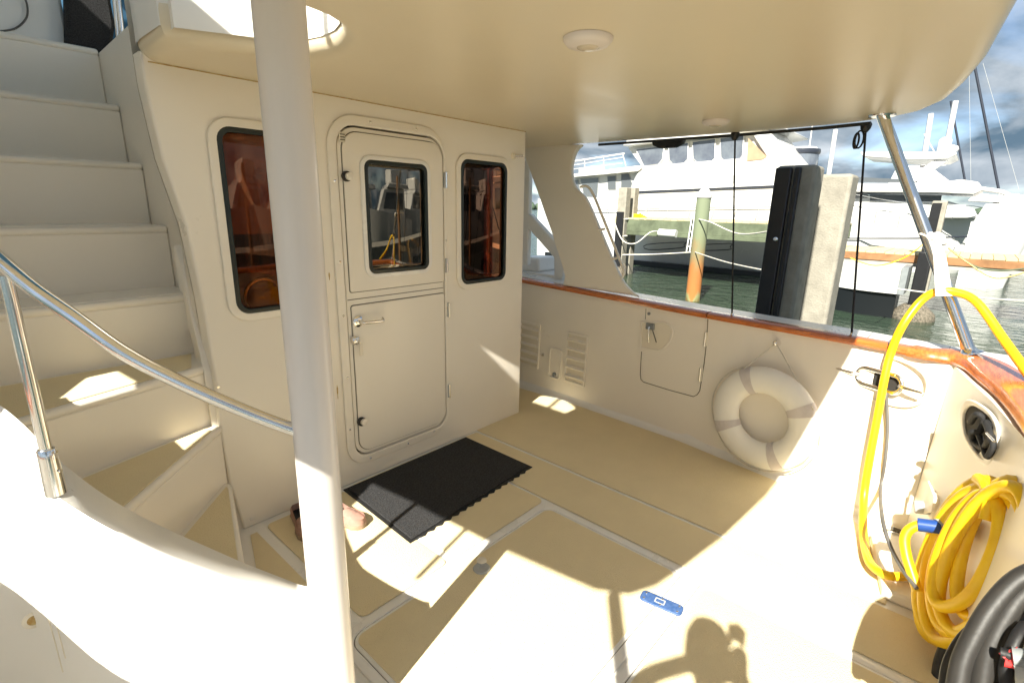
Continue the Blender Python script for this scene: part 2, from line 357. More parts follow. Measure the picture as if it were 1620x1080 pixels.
for p in inner:
    q = p+(p-cen).normalized()*.05
    p = p-(p-cen).normalized()*.006; rows.append([p+Vector((0,0,CZ+.05)), p+Vector((0,0,CZ+.27)), p+(q-p)*.3+Vector((0,0,CZ+.285)), p+(q-p)*.7+Vector((0,0,CZ+.285)), q+Vector((0,0,CZ+.27)), q+Vector((0,0,CZ+.04))])
rows.append(rows[0]); b.grid(rows).build('hatchway_coaming', 'white', roof, 50)
fb = thing('flybridge', 'white panels and navy canopy above the overhang, added to shade stairs and pilings', 'flybridge')
MB().box(-.36,-.30,1.0,4.6,CZ+.16,2.99).build('port_sun_blocker','white',fb,None,.01)  # unseen wall added to block sun through the stair opening
MB().box(-.36,-.30,1.78,4.6,2.992,3.7).build('port_sun_blocker','white',fb,None,.01)  # taller part added to keep sun off the rim and upper steps
MB().box(-.30,3.40,1.3,6.8,4.1,4.14).build('shade_canopy','canvasblue',fb)  # canopy added overhead to darken the upper stairs
for xx in (-.28,3.38):
    for yy in (1.35,6.7): MB().tube([(xx,yy,2.1),(xx,yy,4.1)],.016,10).build('bimini_pole','steel',fb,60)
MB().box(3.30,3.35,.55,7.2,CZ+.155,3.50).build('starboard_sun_blocker','white',fb,None,.01)  # unseen panel added to shade the near concrete pilings
# ceiling lights
for (px, py), lb in (((930,66), 'round white ceiling lamp nearer the aft edge of the overhang, bigger in view'), ((1132,194), 'flat white ceiling lamp close to the side opening above the teak rail')):
    p = hz(px, py, CZ-.01)
    t = thing('ceiling_lamp', lb, 'lamp', 'flush lamps under the overhang', (p.x, p.y, CZ-.001))
    MB().lathe([(.072,0),(.071,-.008),(.060,-.020),(.034,-.026),(.033,-.024)], n=40).build('bezel', 'lamp', t, 50)
    MB().lathe([(.032,-.020),(.030,-.027),(.018,-.031)], n=28).build('lens', 'lens', t, 60)
# track along the side of the overhang and the strap retainer
tr = MB().tube([hx(905,228,3.44)*1+Vector((0,0,0)) if False else (3.465,2.25,CZ-.012),(3.485,1.3,CZ-.012),(3.45,.75,CZ-.012),(3.40,.53,CZ-.012)], .009, 8).build('awning_track', 'black', None, 60)
tag(tr, 'thin black awning track along the edge of the overhang above the water', 'track')
p = hz(1055,226,CZ-.02)
o = MB().prism([p+Vector((0,.12,.018)),p+Vector((0,-.12,.018)),p+Vector((0,-.11,-.01)),p+Vector((0,-.06,-.032)),p+Vector((0,.06,-.032)),p+Vector((0,.11,-.01))],(.05,0,0)).build('awning_bracket','black',None,None,.006)
tag(o, 'short black bracket fixed under the awning track between wing panel and first cord', 'bracket')

# ================================================================== CABIN BULKHEAD
YB = 2.319
BF = ((0,YB+.05,0),(1,0,0),(0,0,1))         # u = x, v = z ; front face at y = YB
bh = thing('cabin_bulkhead', 'cream cabin wall with rounded windows, behind the doormat', 'wall')
w1 = (.815,1.025,1.13,1.785); w2 = (2.118,1.028,2.515,1.762)
outl = [(.735,0),(.70,.25),(.69,.55),(.696,.76),(.688,1.1),(.668,1.40),(.62,1.65),(.60,1.90),(.60,CZ+.03),(2.705,CZ+.03),(2.71,0)]
DO = (1.284,.098,2.000,1.905)
plate('wall_panel', 'cream', [outl, rrect(*w1,.055), rrect(*w2,.055), rrect(DO[0]+.045,DO[1]+.045,DO[2]-.014,DO[3]-.045,(.09,.09,.10,.10),8)], .10, BF, .012, bh, 40, 4)
MB().box(2.655,2.705,YB+.098,7.2,0,CZ+.03).build('side_panel', 'cream', bh)
def window(wr, parent, nm='window', pane='pane', fr=.035, r=.055, y=YB, frm='white'):
    x0,z0,x1,z1 = wr
    f = plate(nm, frm, [rrect(x0-fr,z0-fr,x1+fr,z1+fr,r+fr), rrect(x0,z0,x1,z1,r)], .014, ((0,y-.006,0),(1,0,0),(0,0,1)), .005, parent)
    plate('gasket', 'gasket', [rrect(x0-.002,z0-.002,x1+.002,z1+.002,r), rrect(x0+.020,z0+.020,x1-.020,z1-.020,r-.016)], .020, ((0,y-.004,0),(1,0,0),(0,0,1)), .005, f)
    plate('pane', pane, [rrect(x0+.008,z0+.008,x1-.008,z1-.008,r-.01)], .005, ((0,y+.006,0),(1,0,0),(0,0,1)), .001, f)
    return f
window(w1, bh, frm='cream'); window(w2, bh, frm='cream')
# screws over the bulkhead
for px,py in ((345,612),(397,820)):
    p = hy(px,py,YB); MB().lathe([(.006,0),(.005,.004)], p, (0,-1,0), 10).build('screw', 'steel', bh)
# small cream stop on the right edge, and its stem
p = hy(812,247,YB)
MB().lathe([(.020,0),(.020,.010),(.012,.014)], p, (0,-1,0), 20).build('door_stop', 'plastic', bh, 40)
MB().tube([p+Vector((.0,-.012,0)),p+Vector((.055,-.03,.004))], .008, 10).build('stop_pin', 'steel', bh, 60)
# caulking line between wall and overhang, and old stains by the door frame
MB().tube([(.62,YB-.0008,CZ-.002),(2.70,YB-.0008,CZ-.002)],.0022,6).build('caulk_line','stain',bh,60)
for px,py,hh in ((521,437,.020),(523,300,.05),(534,620,.04),(806,187,.006)):
    q_ = hy(px,py,YB-.0006); plate('old_stain','stain',[[(q_.x+.0035*math.cos(t_)*(1+.4*math.sin(3*t_)),q_.z+hh*math.sin(t_)) for t_ in [R_(30*k) for k in range(12)]]],.0006,((0,YB-.0006,0),(1,0,0),(0,0,1)),.0001,bh)
# cabin furniture seen through the tinted glass
tb = thing('cabin_interior', 'brown wooden cabin lining and seats seen through the tinted windows', 'cabin lining')
MB().box(.82,2.64,YB+1.3,YB+1.34,.4,1.95).build('lining', 'wood', tb)
MB().box(.775,1.20,YB+.060,YB+.066,1.36,1.84).build('blind','blind',tb)
MB().box(2.17,2.46,YB+.060,YB+.066,.98,1.72).build('blind','blind',tb)
MB().box(.82,1.2,YB+.25,YB+.65,.55,1.12).build('seat', 'cushion', tb, None, .03)
MB().box(2.24,2.44,YB+.12,YB+.17,.9,1.67).build('cupboard_door', 'wood', tb, None, .006)
MB().tube([(1.0+.085*math.cos(q),YB+.16,1.06+.085*math.sin(q)) for q in [2*math.pi*k/32 for k in range(32)]],.009,10,True).build('brass_ring', mat('brass', (.7,.42,.1), .25, metal=1), tb, 50)
MB().box(.80,2.64,YB+.11,YB+1.4,CZ-.02,CZ+.02).build('headliner', 'cream', tb)

# ---------------------------------------------------------------- door
door = thing('cabin_door', 'cream two part cabin door with a rounded window and lever handle', 'door', loc=(0,0,0))
yd = YB
plate('door_frame', 'cream', [rrect(*DO,(.13,.13,.15,.15),8), rrect(DO[0]+.046,DO[1]+.046,DO[2]-.015,DO[3]-.046,(.09,.09,.105,.105),8)], .012, ((0,yd-.006,0),(1,0,0),(0,0,1)), .004, door)
plate('seal', 'groove', [rrect(DO[0]+.040,DO[1]+.040,DO[2]-.010,DO[3]-.040,(.09,.09,.11,.11),8)], .01, ((0,yd+.046,0),(1,0,0),(0,0,1)), .001, door)
LX0,LZ0,LX1,LZ1 = DO[0]+.054,DO[1]+.054,DO[2]-.018,DO[3]-.054
wz = (1.470,1.148,1.860,1.708)
leaf = plate('door_leaf', 'cream', [rrect(LX0,LZ0,LX1,LZ1,(.085,.085,.10,.10),8), rrect(wz[0],wz[1],wz[2],wz[3],.04)], .04, ((0,yd+.018,0),(1,0,0),(0,0,1)), .004, door)
def grooved(name, lp_outer, hole=None):
    o = plate(name, 'cream', [lp_outer]+([hole] if hole else []), .008, ((0,yd-.007,0),(1,0,0),(0,0,1)), .003, door); return o
up = grooved('upper_panel', rrect(LX0+.022,1.062,LX1-.004,LZ1-.022,(.012,.012,.085,.085),8), rrect(wz[0],wz[1],wz[2],wz[3],.04))
lo = grooved('lower_panel', rrect(LX0+.022,LZ0+.022,LX1-.004,.992,(.07,.07,.012,.012),8))
plate('panel_gap', 'groove', [rrect(LX0+.019,1.059,LX1-.001,LZ1-.019,(.012,.012,.088,.088),8)], .002, ((0,yd-.0025,0),(1,0,0),(0,0,1)), .0003, door) if False else None
for nm, lp in (('panel_seam', (LX0+.019,1.058,LX1-.002,LZ1-.018,(.014,.014,.088,.088))), ('panel_seam', (LX0+.019,LZ0+.018,LX1-.002,.996,(.073,.073,.014,.014)))):
    a_ = rrect(lp[0],lp[1],lp[2],lp[3],lp[4],8); i_ = rrect(lp[0]+.006,lp[1]+.006,lp[2]-.006,lp[3]-.006,[r-.005 for r in lp[4]],8)
    plate(nm, 'groove', [a_, i_], .0015, ((0,yd-.0032,0),(1,0,0),(0,0,1)), .0003, door)
MB().box(LX0+.006,LX1-.006,yd-.0028,yd-.0018,1.022,1.026).build('leaf_split', 'groove', door)
window(wz, door, 'door_window', 'doorpane', .024, .04, yd-.008, 'white')
for px,py,hh in ((704,285,.085),(706,420,.085),(709,490,.085),(710,618,.085)):
    p = hy(px,py,yd-.01); h = MB().box(p.x-.011,p.x+.011,yd-.018,yd-.004,p.z-hh/2,p.z+hh/2).build('hinge', 'lgrey', door, None, .003)
    MB().tube([(p.x,yd-.02,p.z-hh/2),(p.x,yd-.02,p.z+hh/2)], .006, 10).build('hinge_pin', 'steel', h, 60)
p = hy(566,508,yd-.012)
hd = MB().lathe([(.030,0),(.030,.006),(.022,.012),(.015,.014)], p, (0,-1,0), 28).build('handle', 'steel', door, 40)
MB().tube(cr([p+Vector((0,-.01,0)),p+Vector((0,-.045,0)),p+Vector((.02,-.055,-.001)),p+Vector((.10,-.055,-.006)),p+Vector((.118,-.052,-.004)),p+Vector((.122,-.04,.004))],6), .009, 12).build('lever', 'steel', hd, 60)
p = hy(562,538,yd-.012)
lk = MB().lathe([(.026,0),(.026,.006),(.018,.016),(.014,.018)], p, (0,-1,0), 28).build('lock', 'steel', door, 40)
MB().obox(p+Vector((.002,-.03,.0)),(.002,0,0),(0,.014,0),(0,0,.011)).build('key', 'steel', lk, None, .001)
MB().obox(p+Vector((.012,-.034,-.045)),(.011,0,0),(0,.002,0),(0,0,.035)).build('key_tag', 'plastic', lk, None, .002)
for px,py in ((547,279),(571,666)):
    p = hy(px,py,yd-.012); k_ = MB().lathe([(.024,0),(.024,.014),(.018,.016)], p, (0,-1,0), 28).build('turn_knob', 'black', door, 40)
    MB().lathe([(.018,.016),(.018,.030),(.014,.033)], p+Vector((.006,0,0)), (0,-1,0), 28).build('knob_cap', 'cream', k_, 40)
p0 = hy(541,217,yd-.012); plate('vent_plate', 'plastic', [rrect(p0.x-.016,p0.z-.022,p0.x+.016,p0.z+.022,.004)], .006, ((0,yd-.012,0),(1,0,0),(0,0,1)), .001, door)
for k in range(3): MB().box(p0.x-.012,p0.x+.012,yd-.018,yd-.013,p0.z-.014+k*.012,p0.z-.010+k*.012).build('vent_slot', 'groove', door)
for (x,z) in ((1.31,1.60),(1.31,1.22),(1.31,.95),(1.31,.62),(1.305,.33),(1.42,.118),(1.68,.118),(1.88,.13),(1.52,1.885),(1.80,1.885),(1.996,.9),(1.996,1.3)):
    MB().lathe([(.006,0),(.006,.0015),(.0035,.003)], (x,yd-.0125,z), (0,-1,0), 10).build('frame_screw', 'steel', door)

# ================================================================== STAIRS
st = thing('staircase', 'cream moulded winding stairs climbing beside the cabin to the upper deck', 'staircase')
noses = [((.70,2.30),(.40,1.27),.27),((.70,2.325),(.06,1.66),.54),((.69,2.37),(-.13,2.10),.81),((.752,2.62),(-.22,2.62),1.087),((.757,2.90),(-.22,2.90),1.377),((.762,3.18),(-.22,3.18),1.672),((.768,3.46),(-.22,3.46),1.97),((.775,3.74),(-.22,3.74),2.28)]
for i,(a,b_,z) in enumerate(noses):
    zb = noses[i-1][2]-.01 if i else .001
    if i < len(noses)-1: c,d_ = noses[i+1][1],noses[i+1][0]
    else: c,d_ = (-.22,4.6),(.775,4.6)
    A,B_,C_,D_ = [Vector((*q,0)) for q in (a,b_,c,d_)]
    nrm = Vector((0,0,1)).cross(A-B_).normalized(); 
    if nrm.y < 0: nrm = -nrm
    ext = .03
    C2, D2 = C_+nrm*ext, D_+nrm*ext
    outer = [B_]
    if i == 0: outer = [B_, Vector((.22,1.40,0)), Vector((.10,1.55,0))]
    elif i == 1: outer = [B_, Vector((-.04,1.85,0))]
    body = [A+nrm*.005]+[outer[0]+nrm*.005]+outer[1:]+[C2, D2]
    s_ = MB().prism([p+Vector((0,0,zb)) for p in body],(0,0,z-.03-zb)).build('step','cream',st,None,.008)
    MB().prism([p+Vector((0,0,z-.034)) for p in [A]+outer+[C2,D2]],(0,0,.034)).build('tread','cream',s_,None,.014,3)
    cen_ = sum([A]+outer+[C_,D_], Vector())/(len(outer)+3)
    ins = [p+(cen_-p).normalized()*min(.06,(cen_-p).length*.25) for p in [A]+outer+[C_,D_]]
    MB().prism([p+Vector((0,0,z+.0005)) for p in ins],(0,0,.004)).build('nonskid_pad','skid' if i < 3 else 'cream',s_)
# cabin side wall beside the stairs
b = MB(); lft = [(x_,z_) for x_,z_ in outl[:9]]
zs = [0,.25,.55,.76,1.1,1.4,1.65,1.9,2.12,2.26]; xe = {0:.735,.25:.70,.55:.69,.76:.696,1.1:.688,1.4:.668,1.65:.62,1.9:.60,2.12:.60,2.26:.60}
b.grid([[(xe[z],2.415,z),(.70+.3*(xe[z]-.70),2.50,z),(.748,2.62,z),(.757,2.90,z),(.775,3.74,z),(.78,4.6,z)] for z in zs])
b.build('side_wall','cream',st,60)
# moulded curb that follows the steps on the cabin side
cp = [Vector(q) for q in [(.715,2.335,.12),(.70,2.345,.50),(.70,2.36,.80),(.715,2.48,1.02),(.735,2.60,1.20),(.745,2.70,1.30)]]
rows = [[p+Vector((.03,0,0)),p+Vector((-.022,0,0)),p+Vector((-.03,0,-.012)),p+Vector((-.03,-.0,-.30)),p+Vector((.03,0,-.30))] for p in cr(cp,4)]
MB().grid(rows,True).build('stair_curb','cream',st,50)
# newel strip

# curved coaming in front of the stairs
def az(v): return math.degrees(math.atan2(v.x, v.y))
rt = [(-6,2.1),(-2,1.90),(.5,1.72),(1.5,1.62),(3.2,1.49),(6,1.40),(10.5,1.335),(17,1.275),(23.5,1.225)]
zo_tab = []; zi_tab = []
for tab, pts in ((zo_tab, [(0,711),(75,778),(160,832),(267,884),(380,926),(489,955)]), (zi_tab, [(0,622),(44,684),(133,762),(205,808),(280,844),(387,891),(489,931)])):
    for px,py in pts:
        q = hz(px,py,0); d = math.hypot(q.x,q.y); tab.append((az(q), 1.5/d))
rows = []; cline = []
def sm(a, tab): return sum(lerp(a+q, tab) for q in (-1.2,-.6,0,.6,1.2))/5
_r = (lerp(0,rt)+lerp(1.2,rt)+lerp(2.4,rt))/3
Z1o = 1.5-_r*sm(1.2,zo_tab); Z1i = min(1.5-(_r+.166)*sm(1.2,zi_tab), Z1o+.12)
for k in range(60):
    a = -5+k*(28.4+.2)/59; r = lerp(a, rt)
    r = (lerp(a-1.2,rt)+r+lerp(a+1.2,rt))/3
    so = sum(lerp(a+q, zo_tab) for q in (-1.2,-.6,0,.6,1.2))/5; si = sum(lerp(a+q, zi_tab) for q in (-1.2,-.6,0,.6,1.2))/5
    zo = 1.5-r*so; ri = (1.5-zo-.15*r)/(si-.15); ri = r+min(max(ri-r,.055),.20); zi = 1.5-ri*si
    w_tab = [(-5,.15),(0,.16),(3,.18),(10,.185),(17,.12),(23.6,.06)]
    ri = r+lerp(a,w_tab); zi = 1.5-ri*si
    zi = min(zi, zo+lerp(a,[(1.0,.12),(4.5,.05),(9,.03)]))
    if a < 1.2:
        zo = Z1o+(1.2-a)*.035; zi = Z1i+(1.2-a)*.035
    u = Vector((math.sin(R_(a)),math.cos(R_(a)),0)); cline.append((u*r, zo))
    po, pi_ = u*r, u*ri
    rows.append([po+u*.0+Vector((0,0,0)), po+Vector((0,0,zo*.5)), po+Vector((0,0,zo-.035)), po+u*.004+Vector((0,0,zo-.015)), po+u*.014+Vector((0,0,zo-.003)), po+u*.026+Vector((0,0,zo-.002)),
                 pi_+Vector((0,0,zi)), pi_+u*.006+Vector((0,0,zi-.012)), pi_+u*.006+Vector((0,0,0))])
b = MB().grid(rows); base = len(b.v); n9 = len(rows[0])
b.add(rows[-1],[tuple(range(n9))]); b.add(rows[0],[tuple(range(n9))[::-1]])
coam = b.build('coaming','white',st,55)
# seam and stained drain on the coaming's face
def on_coam(px,py,off=.004):
    d = ray(px,py); a = math.degrees(math.atan2(d.x,d.y)); r = (lerp(a-1.2,rt)+lerp(a,rt)+lerp(a+1.2,rt))/3-off
    k = r/math.hypot(d.x,d.y); return O+d*k
MB().tube([on_coam(*q,.0005) for q in ((52,892),(62,930),(75,970),(89,1020),(100,1062))], .0022, 6).build('face_seam','plastic',st,60)
MB().tube([on_coam(*q,.0005) for q in ((63,892),(75,935),(88,980),(104,1040))], .0022, 6).build('face_seam','plastic',st,60)
p = on_coam(54,980,.001); MB().lathe([(.016,0),(.014,.003),(.004,.005)], p, (-.1,-1,.0), 18).build('plug','stain',st,50)
MB().lathe([(.026,0),(.024,.0015)], p, (-.1,-1,.0), 18).build('plug_rim','plastic',st,50)

# handrail
hr = thing('handrail', 'polished steel handrail curving down beside the stairs to the white pole', 'handrail')
sa = R_(3.1); sq = hz(85,762,0); rr_ = lerp(3.1,rt)+.035
sb = Vector((math.sin(R_(az(sq)))*rr_, math.cos(R_(az(sq)))*rr_, 0)); zb_ = 1.5-rr_*1.5/math.hypot(sq.x,sq.y)
sb.z = zb_
stt = hx(5,436,sb.x); d = ray(5,436); kk = rr_/math.hypot(d.x,d.y); top = O+d*kk; top = Vector((sb.x,sb.y,top.z))
def on_r(px,py,r): d = ray(px,py); return O+d*(r/math.hypot(d.x,d.y))
rp = [on_r(-120,318,1.72),on_r(-60,360,1.60),on_r(0,412,1.52),on_r(55,458,1.46),on_r(115,500,1.41),on_r(200,560,1.35),on_r(300,612,1.30),on_r(400,655,1.26),on_r(462,678,1.235),on_r(500,690,1.225)]
MB().tube(cr(rp,6), .0155, 16).build('rail','steel',hr,60)
MB().tube([sb+Vector((0,0,-.01)), top], .0125, 16).build('stanchion','steel',hr,60)
MB().lathe([(.0205,-.03),(.0200,.01),(.0185,.06),(.018,.085),(.0155,.088)], sb, n=24).build('socket','steel',hr,50)
for dz in (.03,.08): MB().lathe([(.004,0),(.004,.003)], sb+Vector((.014,-.016,dz)), (.6,-.8,0), 8).build('socket_screw','steel',hr)

# ================================================================== POLE
pl = thing('support_pole', 'thick glossy white pole from the deck to the overhang, beside the stairs', 'pole', loc=(.535,1.11,0))
MB().lathe([(.0515,0.0),(.0515,.06),(.0505,.07),(.0505,CZ+.01)], n=56).build('shaft','polep',pl,40)
MB().lathe([(.075,.0),(.075,.01),(.060,.022),(.051,.026)], n=48).build('foot_flange','white',pl,50)

# ================================================================== PORT SIDE (behind and left of the camera)
pb = thing('port_bulwark', 'white hull side with teak rail on the stair side of the cockpit', 'side wall')
MB().prism([(-.50,.45,0),(-.52,.45,.84),(-.64,.45,.84),(-.64,.45,0)],(-.04,3.4,0)).build('hull_side','white',pb,None,.01)
MB().prism([(-.48,.45,.842),(-.48,.45,.872),(-.60,.45,.872),(-.60,.45,.842)],(-.04,3.4,0)).build('teak_rail','teak',pb,None,.008)
wing = thing('port_wing_panel', 'curved cream panel joining the port rail to the overhang beside the stairs', 'wing panel')
plate('panel','cream',[[(1.88,.875),(1.90,1.22),(1.80,1.315),(1.66,1.325),(1.63,1.40),(1.63,1.60),(1.665,1.78),(1.69,1.83),(1.66,CZ-.003),(4.4,CZ-.003),(4.4,.875)],[(1.70,1.355),(1.76,1.39),(1.951,1.472),(2.0,1.505),(2.26,1.65),(2.25,1.765),(2.04,1.782),(1.985,1.75),(1.90,1.635),(1.755,1.455)]],.03,((-.62,0,0),(0,1,0),(0,0,1)),.004,wing)  # unseen mirror of the starboard panel, outline shaped to place the sun patches

apl = thing('shadow_strap', 'short black strap added under the port overhang to cast a thin deck shadow', 'strap')
MB().tube([(-.56,1.02,1.52),(-.56,1.02,CZ)],.011,10).build('webbing','cordblack',apl,60)  # invented caster, out of view, for the thin shadow band on deck
# ================================================================== STARBOARD BULWARK
sb_ = thing('starboard_bulwark', 'cream hull side with varnished teak rail, vents and a boarding gate behind the life ring', 'side wall')
def rz(y): return lerp(y, [(-.1,.845),(1.2,.850),(2.9,.885),(7,1.0)])      # underside of the teak
def face(y, z, off=0): t_ = z/.86; return Vector((gb(y)+(gt(y)-gb(y))*t_-off, y, z))
ys = [.0,.06,.12,.2,.3,.42,.57,.75,.95,1.2,1.5,1.9,2.3,2.8,3.5,4.5,5.8,7]
b = MB(); rows = []
for y in ys: rows.append([face(y,z*rz(y)) for z in (0,.15,.35,.6,.85,1)]+[face(y,rz(y))+Vector((.14,0,0)), face(y,0)+Vector((.18,0,-.02))])
b.grid(rows,True).build('hull_side','cream',sb_,40)
def hb(px,py,off=.0):
    p = hx(px,py,3.1)
    for _ in range(12):
        f = face(max(p.y,.0), p.z, off); n = Vector((1,-(gb(p.y+.05)-gb(p.y-.05))/.1,0)); p = hp(px,py,f,n)
    return p
def bframe(px,py,off=0):
    p = hb(px,py,off); g = (gb(p.y+.05)-gb(p.y-.05))/.1; return (p, Vector((-g,-1,0)).normalized(), Vector(((gt(p.y)-gb(p.y))/.86,0,1)).normalized())
# u points aft (to the camera's right), v up ; normal u x v faces inboard
# teak rail in scarfed lengths
def rail_len(y0, y1, name='teak_rail', m='teak'):
    rows = []; k = max(3,int((y1-y0)/.08))
    for i in range(k+1):
        y = y0+(y1-y0)*i/k; x = gt(y); z = rz(y)
        rows.append([(x-.028,y,z+.004),(x-.036,y,z+.016),(x-.034,y,z+.030),(x-.022,y,z+.038),(x+.045,y,z+.041),(x+.062,y,z+.036),(x+.066,y,z+.022),(x+.062,y,z+.002)])
    b = MB().grid(rows,True); n8 = len(rows[0]); b.add(rows[0],[tuple(range(n8))]); b.add(rows[-1],[tuple(range(n8))[::-1]])
    return b.build(name,m,sb_,40)
rail_len(.10,1.155); rail_len(1.163,2.9); rail_len(2.9,6.9)
# white cap outboard of the teak
rows = []
for y in [-.25,-.1,.1,.4,.8,1.3,2,3,4.5,6.9]:
    x = gt(max(y,-.03)); z = rz(y)
    rows.append([(x+.060,y,z+.026),(x+.27,y,z+.030),(x+.30,y,z+.015),(x+.305,y,z-.05),(x+.20,y,-.2),(x+.06,y,-1.0),(x-.02,y,-1.0)])
MB().grid(rows,True).build('outer_cap','white',sb_,35)
for y in (.33,.0): MB().box(gt(y)+.064,gt(y)+.27,y-.001,y+.001,rz(y)+.026,rz(y)+.031).build('cap_joint','groove',sb_)
# vents
def local_rect(px0,py0,px1,py1,off=0):
    """bulwark frame centred on the pixel box; half width / half height in metres"""
    cx_, cy_ = (px0+px1)/2, (py0+py1)/2; c,u,v = bframe(cx_,cy_,off)
    a = hb(px0,cy_); d = hb(px1,cy_); e_ = hb(cx_,py0); g = hb(cx_,py1)
    return c,u,v,(a-d).length/2,(e_-g).length/2
for (r4,lb) in (((824,512,852,578),''),((897,530,926,606),'')):
    c,u,v,hw,hh = local_rect(*r4); n = u.cross(v)
    t = plate('vent','cream',[rrect(-hw-.012,-hh-.014,hw+.012,hh+.014,.015),rrect(-hw+.004,-hh+.006,hw-.004,hh-.006,.006)],.012,(c+n*.006,u,v),.004,sb_)
    plate('vent_back','plastic',[rrect(-hw,-hh,hw,hh,.004)],.002,(c+n*.002,u,v),.0005,t)
    for k in range(5):
        q = c+v*(-hh+.012+(2*hh-.02)*(k+.5)/5)
        MB().obox(q+n*.009,u*(hw-.002),(n*.010-v*.008),v*.005+n*.003).build('vent_slat','cream',t,None,.001)
c,u,v = bframe(859,561); n = u.cross(v)
MB().lathe([(.014,0),(.013,.006),(.006,.008)],c,n,18).build('push_button','steel',sb_,40)
# small fuel niche
c,u,v,hw,hh = local_rect(870,552,887,598); n = u.cross(v)
t = plate('niche_rim','cream',[rrect(-hw-.01,-hh-.01,hw+.01,hh+.01,(hw,hw,.03,.03)),rrect(-hw+.006,-hh+.006,hw-.006,hh-.006,(.02,.02,.02,.02))],.012,(c+n*.006,u,v),.004,sb_)
MB().lathe([(.018,0),(.018,.012),(.010,.016)],c-v*(hh-.03),n,18).build('niche_cap','grey',t,50)
# boarding gate outline, hinges and handle pocket
def seam(pts,name='gate_seam',r=.0028,m='groove',off=.0005,parent=None):
    return MB().tube([hb(*q,off) for q in pts], r, 6).build(name,m,parent or sb_,60)
gate_pts = [(1120,505),(1118,540),(1114,575),(1107,618),(1103,624),(1097,627),(1060,617),(1018,604),(1014,600),(1013,592),(1014,570),(1015,556)]
seam(gate_pts)
seam([(1022,488),(1021,505)],r=.0018)
for px,py in ((1117,536),(1109,592)):
    c,u,v = bframe(px,py); n = u.cross(v)
    h = MB().obox(c+n*.005,u*.012,v*.045,n*.004).build('hinge','plastic',sb_,None,.003); MB().tube([c+n*.011-v*.045,c+n*.011+v*.045],.005,8).build('hinge_pin','steel',h,60)
c,u,v = bframe(1037,531); n = u.cross(v)
fan = [hb(*q) for q in ((1014,508),(1050,508),(1062,514),(1066,524),(1062,538),(1052,551),(1042,556),(1013,551))]
fl = [((p-c).dot(u),(p-c).dot(v)) for p in fan]; fl2 = [(a*.90,b*.88) for a,b in fl]
t = plate('handle_pocket','cream',[fl,fl2],.010,(c+n*.004,u,v),.004,sb_)
plate('pocket_floor','plastic',[fl2],.002,(c+n*.0015,u,v),.0005,t)
cc = hb(1030,516); MB().obox(cc+n*.012,u*.030,v*.022,n*.010).build('latch_block','grey',sb_,None,.004)
MB().tube([cc+n*.022,cc+n*.03-v*.02-u*.0,cc+n*.02-v*.105+u*.005-u*.0],.006,8).build('latch_lever','steel',sb_,60)
MB().tube([cc+n*.02-v*.01+u*.02,cc+n*.016-v*.10+u*.06],.003,6).build('latch_lanyard','greycord',sb_,60)
c2 = hb(1027,496); MB().lathe([(.010,0),(.010,.008),(.006,.010)],c2,n,14).build('stud','grey',sb_,50)

# mooring hawse with horn cleats in its moulded recess
c,u,v = bframe(1400,600); n = u.cross(v)
cL, cR2, cT, cB = hb(1320,588), hb(1474,616), hb(1402,566), hb(1390,642)
hwid = (cL-cR2).length/2; hhei = (cT-cB).length/2; off_ = ((cL+cR2)/2-c).dot(u)
tl_ = ((cR2-cL).normalized()).dot(v)
rl = []
for k in range(40):
    q = 2*math.pi*k/40; cq, sq_ = math.cos(q), math.sin(q)
    a_ = math.copysign(abs(cq)**.75, cq)*hwid; b_ = math.copysign(abs(sq_)**.85, sq_)*hhei
    rl.append((off_+a_, b_+a_*tl_*.6))
hw_ = thing('mooring_hawse', 'polished steel oval mooring hole with two horns in the sunlit hull side', 'mooring cleat')
mc = (sum(a for a,_ in rl)/len(rl), sum(b for _,b in rl)/len(rl))
rl2 = [(mc[0]+(a-mc[0])*.93, mc[1]+(b_-mc[1])*.86) for a,b_ in rl]
plate('recess_lip','cream',[rl,rl2],.014,(c+n*.001,u,v),.006,sb_,50,4)
pc = hb(1393,601); ow, oh = .105,.042
MB().tube([pc+n*.016+u*a+v*b_ for a,b_ in rrect(-ow,-oh,ow,oh,oh-.001,8)],.0125,12,True).build('ring','steel',hw_,60)
plate('opening','holeshade',[rrect(-ow,-oh,ow,oh,oh-.001,8)],.004,(pc+n*.005,u,v),.001,hw_)  # dark sheet on the solid hull side, painted as the hole's shade
for s_ in (-1,1):
    MB().tube(cr([pc+u*s_*.10+n*.02,pc+u*s_*.125+n*.035,pc+u*s_*.165+n*.040,pc+u*s_*.205+n*.040],5),lambda t_: .012-.006*t_,10).build('horn','steel',hw_,60)
# raised moulding edge where the side turns into the transom
# ================================================================== TRANSOM
ts = thing('transom', 'cream aft cockpit wall in shade with teak cap, rope hole and hung cords', 'side wall')
bot = [(2.82,.0),(2.74,-.025),(2.60,-.06),(2.40,-.11),(2.1,-.18),(1.6,-.22),(.55,-.25)]
topl = [(3.00,-.03),(2.90,-.05),(2.75,-.085),(2.50,-.150),(2.1,-.228),(1.6,-.262),(.55,-.28)]
rows = []
for i in range(len(bot)):
    B0, T0 = Vector((*bot[i],0)), Vector((*topl[i],.845))
    rows.append([B0, B0.lerp(T0,.3), B0.lerp(T0,.65), T0, T0+Vector((.05,-.13,0)), B0+Vector((.05,-.22,0))])
b = MB().grid(rows,True); b.add(rows[-1],[tuple(range(6))]); b.build('inner_wall','cream',ts,40)
